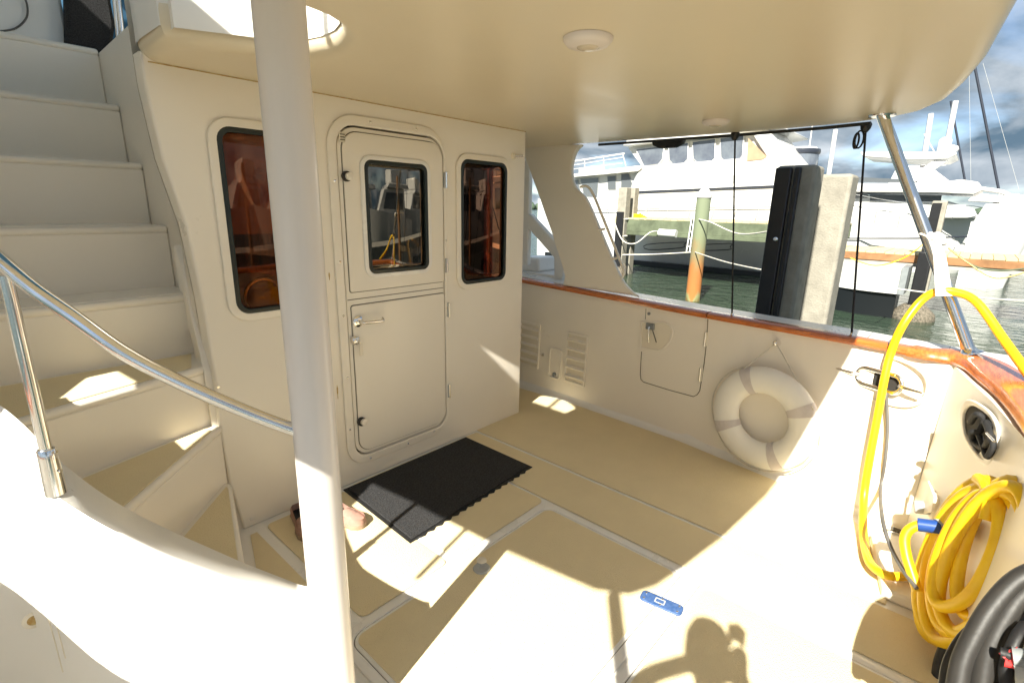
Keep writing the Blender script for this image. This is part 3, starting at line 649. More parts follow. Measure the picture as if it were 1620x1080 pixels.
# quarter joint between hull side and transom
b = MB().grid([[face(0,0),face(0,.42),face(0,.845)],[Vector((2.82,.0,0)),Vector((2.91,-.012,.42)),Vector((3.00,-.03,.845))]]); b.build('corner_moulding','cream',ts,60)
def tport(t_):
    k = t_*(len(topl)-1); i = min(int(k),len(topl)-2); f = k-i
    return Vector((*topl[i],0)).lerp(Vector((*topl[i+1],0)),f)
cap = [(gt(.14),.14),(gt(.08),.08),(3.03,.03),(3.02,-.040),(2.93,-.095),(2.76,-.140),(2.50,-.205),(2.1,-.260),(1.6,-.29),(.55,-.30)]
rows = []; cc_ = cr([Vector((*q,.85)) for q in cap],5)
for i,p in enumerate(cc_):
    a = cc_[max(0,i-1)]; d = cc_[min(len(cc_)-1,i+1)]; t_ = (d-a).normalized(); s2 = Vector((0,0,1)).cross(t_)   # inboard is -s2 or s2
    w0, w1_ = -.035, .066+.064*min(1,max(0,(i-7)/7))
    rows.append([p+s2*w0+Vector((0,0,-.002)),p+s2*(w0-.006)+Vector((0,0,.012)),p+s2*w0+Vector((0,0,.030)),p+s2*(w0+.015)+Vector((0,0,.0405)),p+s2*(w1_-.012)+Vector((0,0,.0415)),p+s2*w1_+Vector((0,0,.03)),p+s2*w1_+Vector((0,0,-.002))])
b = MB().grid(rows,True); b.add(rows[-1],[tuple(range(7))]); b.build('teak_cap','teaktop',ts,40)
TA = (2.9,-.025,0); TD = Vector((-.4,-.108,0)).normalized(); TN = TD.cross(Vector((0,0,1))); TN = TN if TN.y > 0 else -TN
def ht(px,py,off=0): return hp(px,py,Vector(TA)+TN*off,TN)
# rope hole
c = ht(1553,684)
hole_px = [(1528,655),(1538,642),(1553,647),(1570,662),(1577,685),(1572,715),(1560,727),(1545,712),(1530,685)]
hl = [((p-c).dot(TD),(p-c).z) for p in cr([ht(*q) for q in hole_px],3,True)]
sl = [(a*1.28,b_*1.22) for a,b_ in hl]
t = plate('rope_hole','cream',[sl,hl],.012,(c+TN*.004,TD,(0,0,1)),.005,ts)
plate('hole_shade','holeshade',[hl],.002,(c+TN*.0005,TD,(0,0,1)),.0003,ts)  # dark sheet on the solid wall, painted as shade in the hole
kn = thing('black_mooring_rope', 'black mooring rope knotted through the oval hole in the aft wall', 'rope')
kk = [(1535,668),(1545,655),(1556,664),(1549,682),(1537,684),(1541,698),(1556,708),(1566,690),(1560,668),(1569,675)]
MB().tube(cr([ht(px,py,.02+.012*math.sin(i*2)) for i,(px,py) in enumerate(kk)],6),.011,10).build('knot','cordblack',kn,60)
MB().tube(cr([ht(px,py,.02) for px,py in ((1550,690),(1556,708),(1562,722),(1571,705),(1568,688))],6),.010,10).build('tail','cordblack',kn,60)
MB().tube([ht(1561,685,.045),ht(1573,698,.045)],.004,8).build('shackle_pin','steel',kn,60)
# shore power inlet with its cover
c = ht(1487,800,.0)
inl = thing('power_inlet', 'white shore power socket with open cover and blue plug below the rope hole', 'socket')
tri = [ht(*q) for q in ((1478,818),(1493,765),(1505,792),(1500,815))]; tl = [((p-c).dot(TD),(p-c).z) for p in tri]
plate('cover','cream',[tl],.01,(c+TN*.05,TD,(0,0,1)),.003,inl)
plate('base','plastic',[rrect(-.045,-.06,.05,.05,.012)],.03,(c+TN*.015,TD,(0,0,1)),.006,inl)
MB().lathe([(.028,0),(.028,.05),(.022,.055)],c+TN*.03+Vector((0,0,-.02)),TN+Vector((.1,0,-.2)),20).build('socket_ring','lgrey',inl,50)

# step / box moulded at the corner with its drain
MB().prism([(2.80,.055,.001),(2.70,.115,.001),(2.30,.02,.001),(2.30,-.2,.001),(2.75,-.1,.001)],(0,0,.05)).build('corner_step','cream',ts,None,.012,3)
dr = MB().lathe([(.04,.0),(.04,.006),(.03,.008)],hz(1418,838,.052),n=24).build('scupper','steel',ts,50)
for k in range(4): p = hz(1418,838,.062)+Vector((-.02+k*.013,0,0)); MB().box(p.x-.003,p.x+.003,p.y-.022,p.y+.022,.0605,.062).build('scupper_slot','groove',ts)

# ================================================================== STARBOARD WING PANEL
def wp(px,py): 
    return hp(px,py,(3.19,0,.875),Vector((1,0,-.22)).normalized())
wv = Vector((.22,0,1)).normalized(); wu = Vector((0,-1,0)); wc = Vector((3.19,2.3,.875))
def wloc(px,py): p = wp(px,py)-wc; return (p.dot(wu),p.dot(wv))
outer_px = [(1010,469),(1000,462),(985,445),(966,405),(948,362),(930,320),(921,307),(910,296),(905,280),(904,262),(910,240),(920,229)]
right_ = [wloc(*q) for q in outer_px]
right_ = [(p.x,p.y) for p in cr([Vector((a,b_,0)) for a,b_ in right_],3)]
left_px = [(816,228),(828,246),(838,272),(850,305),(862,340),(872,368),(879,392),(888,418),(893,438),(890,452)]
left_ = [wloc(*q) for q in left_px]
wg = thing('starboard_wing_panel', 'curved cream panel with cut-out joining the teak rail to the overhang right of the cabin', 'wing panel')
lp = right_+[left_[0]]+left_[1:]
plate('panel','cream',[lp],.045,(wc+Vector((.02,0,0)),wu,wv),.014,wg,40,4)
# grab rail on the slanted edge
g = [wp(*q)+Vector((-.015,0,0)) for q in ((920,296),(930,295),(940,307),(955,343),(972,385),(984,415),(989,430),(985,440))]
MB().tube(cr(g,5),.010,12).build('grab_rail','cream',wg,60)
for q in ((958,362),(978,408)): 
    a = wp(*q); MB().tube([a+Vector((-.01,0,0)),wp(q[0]-9,q[1]+2)+Vector((-.01,0,0))],.009,10).build('rail_post','cream',wg,60)

# side deck beyond the wing panel: own-boat structure visible through the triangle
sd = thing('side_deck_brace', 'grey white upright and slanting brace on the side deck beyond the wing panel', 'brace')
MB().prism([hx(828,250,3.5),hx(838,262,3.5),hx(834,420,3.5),hx(822,420,3.5)],(.05,0,0)).build('upright','white',sd,None,.01)
MB().prism([hx(832,335,3.5),hx(842,343,3.5),hx(893,398,3.5),hx(893,425,3.5),hx(888,450,3.5),hx(876,450,3.5),hx(876,408,3.5),hx(834,360,3.5)],(.06,0,0)).build('slanting_brace','white',sd,None,.012)
MB().prism([hx(820,406,3.62),hx(852,408,3.62),hx(853,430,3.62),hx(820,430,3.62)],(.3,0,0)).build('deck_box','white',sd,None,.02)
MB().prism([hx(818,428,3.56),hx(884,436,3.56),hx(884,452,3.56),hx(818,444,3.56)],(.4,0,0)).build('deck_ledge','white',sd,None,.01)

# stern posts
def sternpost(a,b_,lb):
    t = thing('stern_post', lb, 'post', 'steel posts holding the overhang'); a,b_ = Vector(a),Vector(b_)
    MB().tube([a,b_],.026,24).build('tube','steel',t,60)
    MB().lathe([(.050,0),(.050,.006),(.032,.016),(.027,.03)],a,b_-a,28).build('rail_flange','steel',t,50)
    if b_.x > 0: MB().lathe([(.058,CZ-.0-b_.z-.001),(.056,CZ-.008-b_.z)],b_,(0,0,1),28).build('ceiling_flange','steel',t,50)
    return t
sternpost((3.083,-.075,.888),(3.232,.462,CZ),'slanting polished steel post at the corner of the teak rail, tied with a white strap')
sternpost((-.20,-.02,.872),(-.585,.235,CZ),'slanting polished steel post on the port quarter behind the photographer')
bpz = MB().box(-.60,-.16,-.07,.14,0,.872).build('port_quarter_block','white',None,None,.02); tag(bpz,'white moulded corner block under the port stern post','hull corner')

# hanging shock cords
for (a,b_,lb,knot) in (((1163,214),(1158,500),'taut black cord from the awning bracket to the rail, left of the concrete pilings',0),((1370,200),(1347,532),'taut black cord with looped knot on top, between pilings and steel post',1)):
    pa = hx(*a,3.46); pb_ = hx(*b_,3.19); pa.z = min(pa.z,CZ-.01)
    t = thing('bungee', lb, 'bungee cord', 'black cords tied down to the rail')
    MB().tube([pa,pb_],.0055,8).build('cord','cordblack',t,60)
    MB().lathe([(.022,.018),(.028,.008),(.024,-.012),(.012,-.03)],pa,n=16).build('clamp','black',t,50)
    MB().lathe([(.010,-.006),(.012,.01),(.006,.02)],pb_,n=12).build('rail_eye','steel',t,50)
    if knot:
        l = [pa+Vector((0,.02+.02*math.cos(q),-.065+.045*math.sin(q))) for q in [2*math.pi*k/14 for k in range(14)]]
        MB().tube(l,.005,8,True).build('loop','cordblack',t,60)
        l = [pa+Vector((.01,.035+.012*math.cos(q),-.07+.04*math.sin(q))) for q in [2*math.pi*k/14 for k in range(14)]]
        MB().tube(l,.005,8,True).build('loop','cordblack',t,60)

# ================================================================== LIFE RING
c,u,v = bframe(1216,657); n = u.cross(v); cN = c+n*.075
lr = thing('life_ring', 'white foam life ring with four grey bands hanging on the hull side', 'life ring')
Rm, tw, td = .222, .078, .046
def rp_(a, q, s=1.0): return cN+(u*math.cos(a)+v*math.sin(a))*(Rm+tw*s*math.cos(q))+n*(td*s*math.sin(q))
rows = [[rp_(2*math.pi*i/72, 2*math.pi*k/20) for k in range(20)] for i in range(73)]
MB().grid(rows,True).build('foam_ring','ring',lr,180)
for a0 in (118,28,-62,-152):
    rows = [[rp_(R_(a0-7+14*i/5), 2*math.pi*k/20, 1.035) for k in range(20)] for i in range(6)]
    MB().grid(rows,True).build('band','band',lr,60)
hk = hb(1231,542); 
MB().tube(cr([rp_(R_(118),R_(20),1.08),hk+n*.02+u*-.0,rp_(R_(28),R_(20),1.08)],10) if False else [rp_(R_(118),R_(30),1.08),hk+n*.025,rp_(R_(28),R_(30),1.08)],.004,8).build('lanyard','rope',lr,60)
for a0,a1 in ((28,-62),(-62,-152),(-152,-242)):
    MB().tube([rp_(R_(a0+(a1-a0)*k/16), R_(0), 1.06+.16*math.sin(math.pi*k/16)) for k in range(17)],.004,8).build('grab_line','rope',lr,60)
MB().lathe([(.018,0),(.017,.010),(.008,.03),(.012,.045),(.006,.05)],hk,n,18).build('hook','steel',sb_,50)

# ================================================================== YELLOW SHORE CORD
yc = thing('yellow_shore_cord', 'bright yellow shore power cord strapped to the steel post and coiled on the aft wall', 'power cord')
def at(px,py,dist): d = ray(px,py); return O+d*(dist/d.length)
def wall_at(px,py,off):
    a_ = ht(px,py,off); f_ = hz(px,py,.02)
    return a_ if (a_-O).length < (f_-O).length and a_.z > .02 else f_
CRAD = .0180
post0, post1 = Vector((3.083,-.075,.888)), Vector((3.232,.462,CZ))
pw = [(at(1640,610,2.75)),(at(1590,540,2.95)),(at(1545,478,3.05)),(at(1510,462,3.08)),(at(1480,462,3.08)),(at(1455,478,3.08)),(at(1428,515,3.05)),hb(1410,556,.06),hb(1399,600,.07),hb(1388,660,.07),hb(1376,725,.07),hb(1367,785,.07),hz(1366,845,.05),hz(1374,885,.055),hz(1392,904,.075),hz(1415,911,.078),hz(1445,908,.08),wall_at(1470,890,.05),wall_at(1490,860,.05),wall_at(1520,820,.05)]
MB().tube(cr(pw,7),CRAD,12).build('hanging_run','yellow',yc,60)
# the plug end
pw2 = [at(*q,2.50) for q in ((1487,832),(1462,829),(1440,836),(1431,852),(1434,878),(1442,905),(1452,935))]
MB().tube(cr(pw2,7),CRAD*.95,12).build('plug_run','yellow',yc,60)
MB().tube([at(1452,829,2.50),at(1489,834,2.50)],.024,16).build('plug','bluefit',yc,50)
MB().tube([at(1487,833,2.50),at(1512,822,2.52)],.030,16).build('locking_ring','lgrey',yc,50)
# coil turns: long ovals hanging against the wall
def turn(cx_,cy_,a,b_,tilt,off,ph=0,n=44,wob=.03):
    pts = []
    for k in range(n):
        q = 2*math.pi*k/n; x = a*math.cos(q)*(1+wob*math.sin(2*q+ph)); y = b_*math.sin(q)*(1+wob*math.cos(3*q+ph)); t_ = R_(tilt)
        px, py = cx_+x*math.cos(t_)-y*math.sin(t_), cy_+x*math.sin(t_)+y*math.cos(t_)
        dd_ = 2.46-(px-1530)*.0024-off*(1+.2*math.sin(q+ph))
        f_ = (hz(px,py,.03)-O).length; pts.append(O+ray(px,py).normalized()*min(dd_,f_))
    return pts
turns = [(1528,888,64,132,20,.03,0),(1538,893,66,128,22,.06,1),(1547,886,60,120,24,.09,2),(1522,892,60,127,18,.05,3),(1556,888,58,124,21,.11,4),(1570,872,48,112,17,.06,5),(1530,872,40,96,24,.12,6)]
for tt in turns:
    MB().tube(turn(*tt),CRAD*1.12,12,True).build('coil_turn','yellow',yc,60)
# wrapped lashing at the top of the coil
MB().tube(cr([at(1548,757,2.36),at(1560,768,2.30),at(1566,792,2.26),at(1560,822,2.26)],6),CRAD*1.05,12).build('coil_lashing','yellow',yc,60)
# strap
sp1 = thing('white_strap', 'white webbing strap knotted on the steel post and holding up the yellow cord', 'strap')
pk = [at(1476,376,3.13),at(1486,402,3.11),at(1490,432,3.09),at(1494,468,3.05)]
rows = []
for i,p in enumerate(cr(pk,5)):
    wdt = .022+.016*(i/15); s2 = CR*wdt; rows.append([p-s2,p+s2,p+s2+CF*.004,p-s2+CF*.004])
MB().grid(rows,True).build('webbing','ring',sp1,40)
MB().tube(cr([at(1466,368,3.18),at(1478,376,3.12),at(1492,384,3.16),at(1484,372,3.22),at(1470,378,3.2),at(1480,392,3.13)],6),.015,10).build('knot','ring',sp1,60)
MB().tube(cr([at(1455,370,3.14),at(1468,376,3.12),at(1475,394,3.11),at(1480,420,3.1),at(1484,446,3.08),at(1488,462,3.05)],6),.005,8).build('cord','rope',sp1,60)
# thin grey cable from the hawse
gc = MB().tube(cr([hb(1398,606,.02),hb(1402,625,.035),hb(1404,680,.03),hb(1400,730,.03),hb(1393,775,.03),at(1396,820,2.72),at(1408,862,2.62),at(1428,900,2.52),at(1450,930,2.46)],7),.0075,10).build('grey_cable','greycord',None,60)
tag(gc,'thin dark grey cable hanging from the steel mooring hole behind the yellow cord','cable')
# dark hoses and the reel in the corner of the picture
bh_ = thing('black_hose_coil', 'thick black hoses coiled in front of the grey reel, below the yellow coil', 'hose')
for pts,r in (([(1660,895),(1612,916),(1575,953),(1545,1000),(1522,1050),(1512,1110)],.023),([(1660,918),(1618,940),(1588,980),(1565,1025),(1554,1070),(1550,1130)],.023),([(1545,990),(1520,1015),(1500,1055),(1494,1110)],.014),([(1660,950),(1632,966),(1600,1005),(1582,1055),(1576,1110)],.016)):
    MB().tube(cr([at(px,py,1.62-.02*i) for i,(px,py) in enumerate(pts)],7),r*.85,14).build('hose_turn','hose',bh_,60)
MB().tube(cr([at(px,py,2.5) for px,py in ((1508,1000),(1492,1030),(1484,1060),(1482,1110))],7),.017,12).build('hose_turn','hose',bh_,60)
rl_ = thing('hose_reel', 'grey plastic hose reel with a red valve at the black hoses', 'reel')
MB().tube(cr([at(px,py,1.75) for px,py in ((1690,945),(1640,968),(1606,1010),(1588,1055),(1580,1100),(1585,1150))],6),.030,16).build('rim','lgrey',rl_,60)
MB().lathe([(.13,0),(.13,.05),(.11,.06)],at(1680,1060,1.78),-CF,36).build('drum','lgrey',rl_,50)
MB().tube([at(1583,1032,1.5),at(1600,1037,1.5)],.011,12).build('valve_stem','black',rl_,50)
MB().tube([at(1588,1040,1.5),at(1604,1028,1.5),at(1604,1052,1.5),at(1590,1046,1.5)],.010,10).build('valve','red',rl_,50)
MB().tube([at(1603,1040,1.5),at(1640,1048,1.5)],.020,14).build('valve_body','grey',rl_,50)
MB().tube([at(1606,1062,1.5),at(1640,1068,1.5)],.018,14).build('coupling','lgrey',rl_,50)
MB().tube(cr([at(1625,990,1.55),at(1612,1005,1.53),at(1600,1030,1.52),at(1592,1060,1.52),at(1596,1100,1.52)],5),.012,10).build('bracket','black',rl_,50)

# ================================================================== DOORMAT
dm = thing('doormat', 'black ribbed doormat lying on the deck in front of the cabin door', 'doormat')
P4 = [hz(*q,.012) for q in ((543,774),(737,691),(842,738),(649,858))]
ctr = sum(P4,Vector())/4
m_in = [p+(ctr-p).normalized()*.02 for p in P4]
e01 = (P4[3]-P4[2]); teeth = []
k_ = 34
for i in range(k_+1):
    t_ = i/k_; p = P4[2].lerp(P4[3],t_); o_ = (p-ctr); o_.z = 0
    dirn = Vector((0,-1,0)); teeth.append(p+dirn*(.010 if i % 2 else -.004)*(1 if 1 < i < k_-1 else 0))
bot_ = [Vector((p.x,p.y,.0075)) for p in [P4[0],P4[1]]+teeth]
MB().prism(bot_,(0,0,.005)).build('backing','matedge',dm)
MB().prism([Vector((p.x,p.y,.0125)) for p in m_in],(0,0,.009)).build('pile','mat',dm,None,.004)
# ================================================================== SHOES
def shoe(c, yaw, lb):
    t = thing('shoe', lb, 'shoe', 'pair of shoes left beside the pole', (c[0],c[1],.008)); t.rotation_euler = (0,0,yaw)
    prof = [(-.115,.030),(-.10,.040),(-.05,.038),(0,.037),(.05,.046),(.09,.044),(.12,.028),(.13,.006)]
    def ring(sc_, z, hz_=1):
        L1 = [(x, w_*sc_) for x,w_ in prof]; L2 = [(x,-w_*sc_) for x,w_ in prof][::-1]; return [Vector((x,y,z)) for x,y in [(-.122,0)]+L1+L2]
    MB().grid([ring(1.0,0),ring(1.06,.010),ring(1.04,.022)],True).add(ring(1.0,0),[tuple(range(17))[::-1]]).add(ring(1.04,.022),[tuple(range(17))]).build('sole','sole',t,60)
    rws = []
    for z,s_ in ((.022,.98),(.038,.98),(.05,.88)):
        r_ = ring(s_,z); 
        if z > .03:
            r_ = [Vector((p.x*.97,p.y,p.z+max(0,(-p.x))*.10)) for p in r_]
        rws.append(r_)
    MB().grid(rws,True).build('upper','shoe',t,60)
    # toe cap vault
    rws = []
    for i in range(7):
        f = i/6; x = .005+.118*f; wv_ = lerp(x,prof)*.95; hh_ = .062-.038*f**2
        rws.append([Vector((x,wv_*math.cos(q),.03+(hh_-.03)*math.sin(q))) for q in [math.pi*k/8 for k in range(9)]])
    MB().grid(rws).build('toe_cap','shoe',t,180)
    MB().grid([ring(.80,.026)]).add(ring(.86,.027),[tuple(range(17))]).build('insole','black',t)
    return t
p = hz(468,836,.0); shoe((p.x+.03,p.y-.02),R_(-105),'pinkish brown slip-on shoe left of the white pole against the cabin wall')
p = hz(549,822,.0); shoe((p.x-.01,p.y),R_(-80),'pinkish brown slip-on shoe with dark lining touching the corner of the doormat')
p = hz(478,845,.0); shoe((p.x+.06,p.y-.07),R_(-100),'pinkish shoe mostly hidden by the white pole, second of the slip-ons') if False else None

# ================================================================== UPPER DECK things seen through the stair opening
ud = thing('flybridge_seat_back', 'pale grey moulded panel at the head of the stairs with a thin cable', 'panel')
MB().box(-.6,.77,4.4,4.5,2.25,3.4).build('panel','white',ud,None,.02)
MB().tube(cr([hy(x,y,4.38) for x,y in ((0,50),(25,45),(42,28),(42,5),(30,-20))],6),.005,8).build('cable','greycord',ud,60)
bc = tag(MB().prism([hy(104,-30,4.3),hy(178,-30,4.3),hy(176,2,4.3),hy(183,40,4.3),hy(175,90,4.3),hy(106,90,4.3)],(0,.12,0)).build('folded_black_cover','mat',None,None,.02),'black cover hanging upright at the head of the stairs','cover')
ub = thing('rolled_blue_awning','blue canvas awning with steel frame above the stair opening','awning')
MB().box(.8,4.2,4.7,4.82,2.15,3.6).build('canvas','canvasblue',ub,None,.03)
MB().tube([hy(183,-40,4.2),hy(196,80,4.2)],.016,12).build('frame_tube','steel',ub,60)
MB().tube([hy(178,-40,4.22),hy(188,80,4.22)],.012,12).build('frame_tube','steel',ub,60)

# ================================================================== MARINA
def extr_x(name, m, pts, x, dx, parent=None, bevel=0, smooth=None):
    return MB().prism([Vector((x,y,z)) for y,z in pts],(dx,0,0)).build(name,m,parent,smooth,bevel)
def pxs(pts, X): return [(lambda p:(p.y,p.z))(hx(px,py,X)) for px,py in pts]
# hull: along Y, bow towards -Y ; side facing -X at x0
def hull(name, m, y_st, y_bow, x0, beam, sheer, parent, wl=WZ, rake=1.6, n=22, full=.45):
    rows = []
    for i in range(n+1):
        t_ = i/n; y = y_st+(y_bow-y_st)*t_; sg = 1 if y_bow > y_st else -1
        hbm = beam/2*(1-max(0,(t_-full)/(1-full))**2.2)*(1-.06*(1-t_)); zs = sheer(t_)
        pr = []
        for s_,zf in ((-1,1),(-1,.55),(-1,0),(1,0),(1,.55),(1,1)):
            fl = {1:1,.55:.93,0:.72}[zf]*(1 if t_ < .97 else .9); yo = -rake*(1-zf)*t_**4*sg
            pr.append(Vector((x0+beam/2+s_*hbm*(fl if t_ > .5 else .9+.1*fl), y+yo, wl-.25+(zs-wl+.25)*zf)))
        rows.append(pr)
    b = MB().grid(rows,True); b.add(rows[0],[tuple(range(6))]); return b.build(name,m,parent,60)
# --- big white motor yacht across the fairway
ya = thing('motor_yacht', 'large white motor yacht with enclosed flybridge across the fairway behind the green dock', 'yacht')
XA = 21
hull('hull','ywhite',17.2,3.9,XA,4.6,lambda t_:1.9+.35*t_,ya,full=.80,rake=.6)
extr_x('boot_stripe','yblack',[(16.5,WZ-.1),(4,WZ-.1),(4,WZ+.17),(16.5,WZ+.17)],XA-.03,.2,ya)
# topsides / house block
house = pxs([(1014,263),(1003,282),(999,300),(1000,352),(1250,352),(1275,330),(1280,312),(1256,276),(1213,247)],XA)
extr_x('deck_house','ywhite',house,XA+.05,2.6,ya,.03)
for px0,py0,px1,py1 in ((1000,303.5,1262,292.5),(1000,306,1262,295.3)):
    a = hx(px0,py0,XA+.03); c_ = hx(px1,py1,XA+.03); MB().tube([a,c_],.022,6).build('pinstripe','ystripe',ya,60)
for (a,c_) in (((1005,318),(1240,308)),((1005,332),(1240,322))):
    MB().tube([hx(*a,XA+.045),hx(*c_,XA+.045)],.012,6).build('moulding_line','lgrey',ya,60)
# flybridge enclosure: frames and clear panels
enc = pxs([(990,233),(1000,231),(1175,214),(1190,206),(1213,236),(1213,250),(1014,265)],XA+.05)
extr_x('enclosure_wall','ywhite',enc,XA+.25,.08,ya)
for wpx in ([(1006,237),(1049,231),(1046,252),(1040,259),(1018,262)],[(1057,230),(1087,226),(1086,252),(1080,258),(1064,259),(1058,252)],[(1095,225),(1130,220),(1129,250),(1123,256),(1102,256),(1096,250)],[(1139,219),(1175,214),(1173,246),(1167,253),(1146,254),(1140,248)]):
    wl_ = pxs(wpx,XA+.1); cy_ = sum(a for a,_ in wl_)/len(wl_); cz_ = sum(b_ for _,b_ in wl_)/len(wl_)
    f_ = extr_x('enclosure_window','ywhite',[(cy_+(a-cy_)*1.10,cz_+(b_-cz_)*1.07) for a,b_ in wl_],XA+.17,.06,ya,.01)
    extr_x('vinyl_pane','yclear',wl_,XA+.155,.02,f_)
extr_x('tan_panel','ytan',pxs([(1184,219),(1213,248),(1207,252),(1182,255)],XA+.05),XA+.02,.1,ya)
extr_x('flybridge_front','ywhite',pxs([(1186,206),(1215,205),(1275,282),(1255,282),(1215,252)],XA+.05),XA+.06,2.6,ya,.05)
extr_x('hardtop','ywhite',pxs([(986,231),(1000,214),(1215,190),(1235,200),(1190,210),(1000,231)],XA),XA-.1,4.4,ya,.05)
# aft part: overhang, posts, windows
extr_x('aft_roof','ywhite',pxs([(903,281),(903,276),(1012,262),(1016,266),(1010,271)],XA),XA-.05,4.3,ya,.02)
extr_x('saloon_side','ywhite',pxs([(903,281),(1010,268),(1000,300),(1000,352),(903,352)],XA),XA+.35,3.6,ya)
for wpx,m_ in (([(918,283),(948,281),(946,313),(924,312)],'yglass'),([(961,279),(975,278),(975,300),(962,300)],'yglass'),([(983,275),(995,274),(1001,290),(992,318),(982,318)],'yglass'),([(904,286),(915,284),(921,312),(906,312)],'yglass')):
    f_ = extr_x('saloon_window','lgrey',[(a,b_) for a,b_ in pxs(wpx,XA+.33)],XA+.31,.05,ya); wl_ = pxs(wpx,XA+.33); cy_ = sum(a for a,_ in wl_)/len(wl_); cz_ = sum(b_ for _,b_ in wl_)/len(wl_)
    extr_x('glass','yglass',[(cy_+(a-cy_)*.93,cz_+(b_-cz_)*.95) for a,b_ in wl_],XA+.30,.03,f_)
for a,c_ in (((903,256),(988,243)),((903,262),(985,249)),((925,254),(925,275)),((955,250),(955,271)),((985,243),(990,262)),((905,268),(985,258))):
    MB().tube([hx(*a,XA+.3),hx(*c_,XA+.3)],.035 if a[1] in (256,) else .018,8).build('aft_deck_rail','ywhite',ya,60)
extr_x('aft_seat','ywhite',pxs([(915,266),(940,262),(942,272),(915,276)],XA+1),XA+1,1,ya,.05)
# hull side rail on stanchions
MB().tube([hx(930,332,XA-.05),hx(1235,327,XA-.05)],.02,6).build('side_rail','steel',ya,60)
for px in (935,962,990,1024,1057,1093,1130,1165,1200):
    MB().tube([hx(px,331,XA-.05),hx(px-6,349,XA-.05)],.014,6).build('rail_stanchion','steel',ya,60)
for px,py in ((1143,284),(1160,283),(1195,279)): o = hx(px,py,XA); MB().box(XA+.02,XA+.06,o.y-.09,o.y+.09,o.z-.13,o.z+.13).build('side_fitting','lgrey',ya)
for pts in ([(1023,387),(1081,383),(1082,387),(1078,392),(1026,395)],[(1092,389),(1154,385),(1155,390),(1152,395),(1093,396)]):
    MB().tube(cr([hx(*q,XA-.22) for q in pts],3,True),.022,6,True).build('portlight_outline','ystripe',ya,60)
# registration marks on the house side, unreadable at this size
def dock(name,lb,x,dx,y0,y1,ztop,th,mt,ms,low=None,n=26):
    t = thing(name,lb,'dock')
    w_ = (y1-y0)/n
    pm = MB().box(0,dx,.004,w_-.008,0,.05).mesh('plank'); pm.materials.append(M[mt])
    for i in range(n):
        o = bpy.data.objects.new('plank',pm); sc.collection.objects.link(o); o.parent = t; o.location = (x,y0+i*w_,ztop-.05+random.uniform(-.006,.006))
    MB().box(x-.05,x+.05,y0,y1,ztop-.06-th,ztop-.055).build('stringer',ms,t,None,.01)
    MB().box(x+dx-.1,x+dx,y0,y1,ztop-.06-th,ztop-.055).build('stringer',ms,t,None,.01)
    if low: MB().box(x-.02,x+dx,y0,y1,ztop-.06-th-low,ztop-.062-th).build('lower_beam','dockgrey',t)
    return t
dA = dock('dock','green sided timber dock in front of the large white yacht',17,3.6,3.2,9.85,1.2,.42,'docktop','dockgreen',None,28)
MB().box(18.9,20.6,9.86,11.3,.72,1.19).build('shade_platform','docktop',dA,None,.02)  # added behind the dock end to carry its shadow along the yacht's hull
MB().box(16.93,16.97,4.3,9.7,.60,.72).build('fender_board','dockgreen',dA,None,.01)
# green pile caps and piles under dock A
def pile(px,pyt,X,half,zbot,lb,m='concrete',cap=None,cat='piling',square=True):
    p = hx(px,pyt,X); t = thing('piling',lb,cat,loc=(p.x,p.y,WZ-.6))
    H_ = p.z-(WZ-.6)
    if square: MB().box(-half,half,-half,half,0,H_).build('shaft',m,t,None,.03,3)
    else: MB().lathe([(half*1.05,0),(half,H_*.5),(half*.97,H_-.02),(half*.93,H_)],n=28).build('shaft',m,t,40)
    if cap: MB().lathe([(half*1.08,H_-.03),(half*1.08,H_+.05),(half*.5,H_+.20),(.02,H_+.30)],n=28).build('pile_cap',cap,t,35)
    return t,p
pile(1114,311,13.7,.185,0,'round green and rust stained timber piling with a white cone cap',m='pile',cap='ywhite',square=False)
pile(1002,297,17.6,.17,0,'pale square piling at the end of the green dock, nearer the yacht door')
t,p = pile(989,297,16.9,.17,0,'pale square piling with a black edge at the end of the green dock, leftmost'); 
MB().box(-.24,-.165,-.14,.14,.4,2.9).build('rub_strip','rubstrip',t)
for k,z_ in enumerate((2.65,2.05)): MB().tube([Vector((.20*math.cos(q),.20*math.sin(q),z_)) for q in [2*math.pi*j/16 for j in range(16)]],.03,8,True).build('rope_wrap','rope',t,60)
MB().lathe([(.22,.35),(.30,.5),(.28,.9),(.20,1.05)],n=18).build('oyster_growth','oyster',t,180)
# near pilings with rub strips
def near_pile(px,pyt,X,half,lb,strips):
    t,p = pile(px,pyt,X,half,0,lb); H_ = p.z-(WZ-.6)
    for (x0,x1,y0,y1) in strips: MB().box(x0,x1,y0,y1,.3,H_-.02 if x0 < 0 else H_).build('rub_strip','rubstrip',t,None,.012)
    return t,p,H_
t,p,H_ = near_pile(1268,263,5.15,.155,'tall grey concrete piling with a black rubber strip just outside the rail',[(-.205,-.154,.02,.15),(-.205,-.154,-.05,.0)])
MB().lathe([(.022,0),(.022,.02),(.012,.03)],(-.207,.06,H_-.62),(-1,0,0),12).build('strip_bolt','steel',t,50)
t2,p2 = pile(1322,277,5.62,.165,0,'mottled concrete piling directly behind the one with the black rubber strip')
# pilings by dock B
t,p = pile(1488,318,15.6,.14,0,'pale piling with black strip behind the white strap on the steel post'); MB().box(-.19,-.142,-.05,.12,.3,p.z-WZ+.55).build('rub_strip','rubstrip',t)
t,p = pile(1466,398,15.3,.13,0,'short dark piling under the brown edged dock',m='rubstrip'); MB().lathe([(.20,.3),(.45,.55),(.42,.75),(.22,.95)],n=16).build('oyster_growth','oyster',t,180)
dB = dock('dock','brown edged timber dock on the right before the white cruiser',16,2.2,-2.6,3.1,.60,.17,'docktop','dockbrown',.10,28)
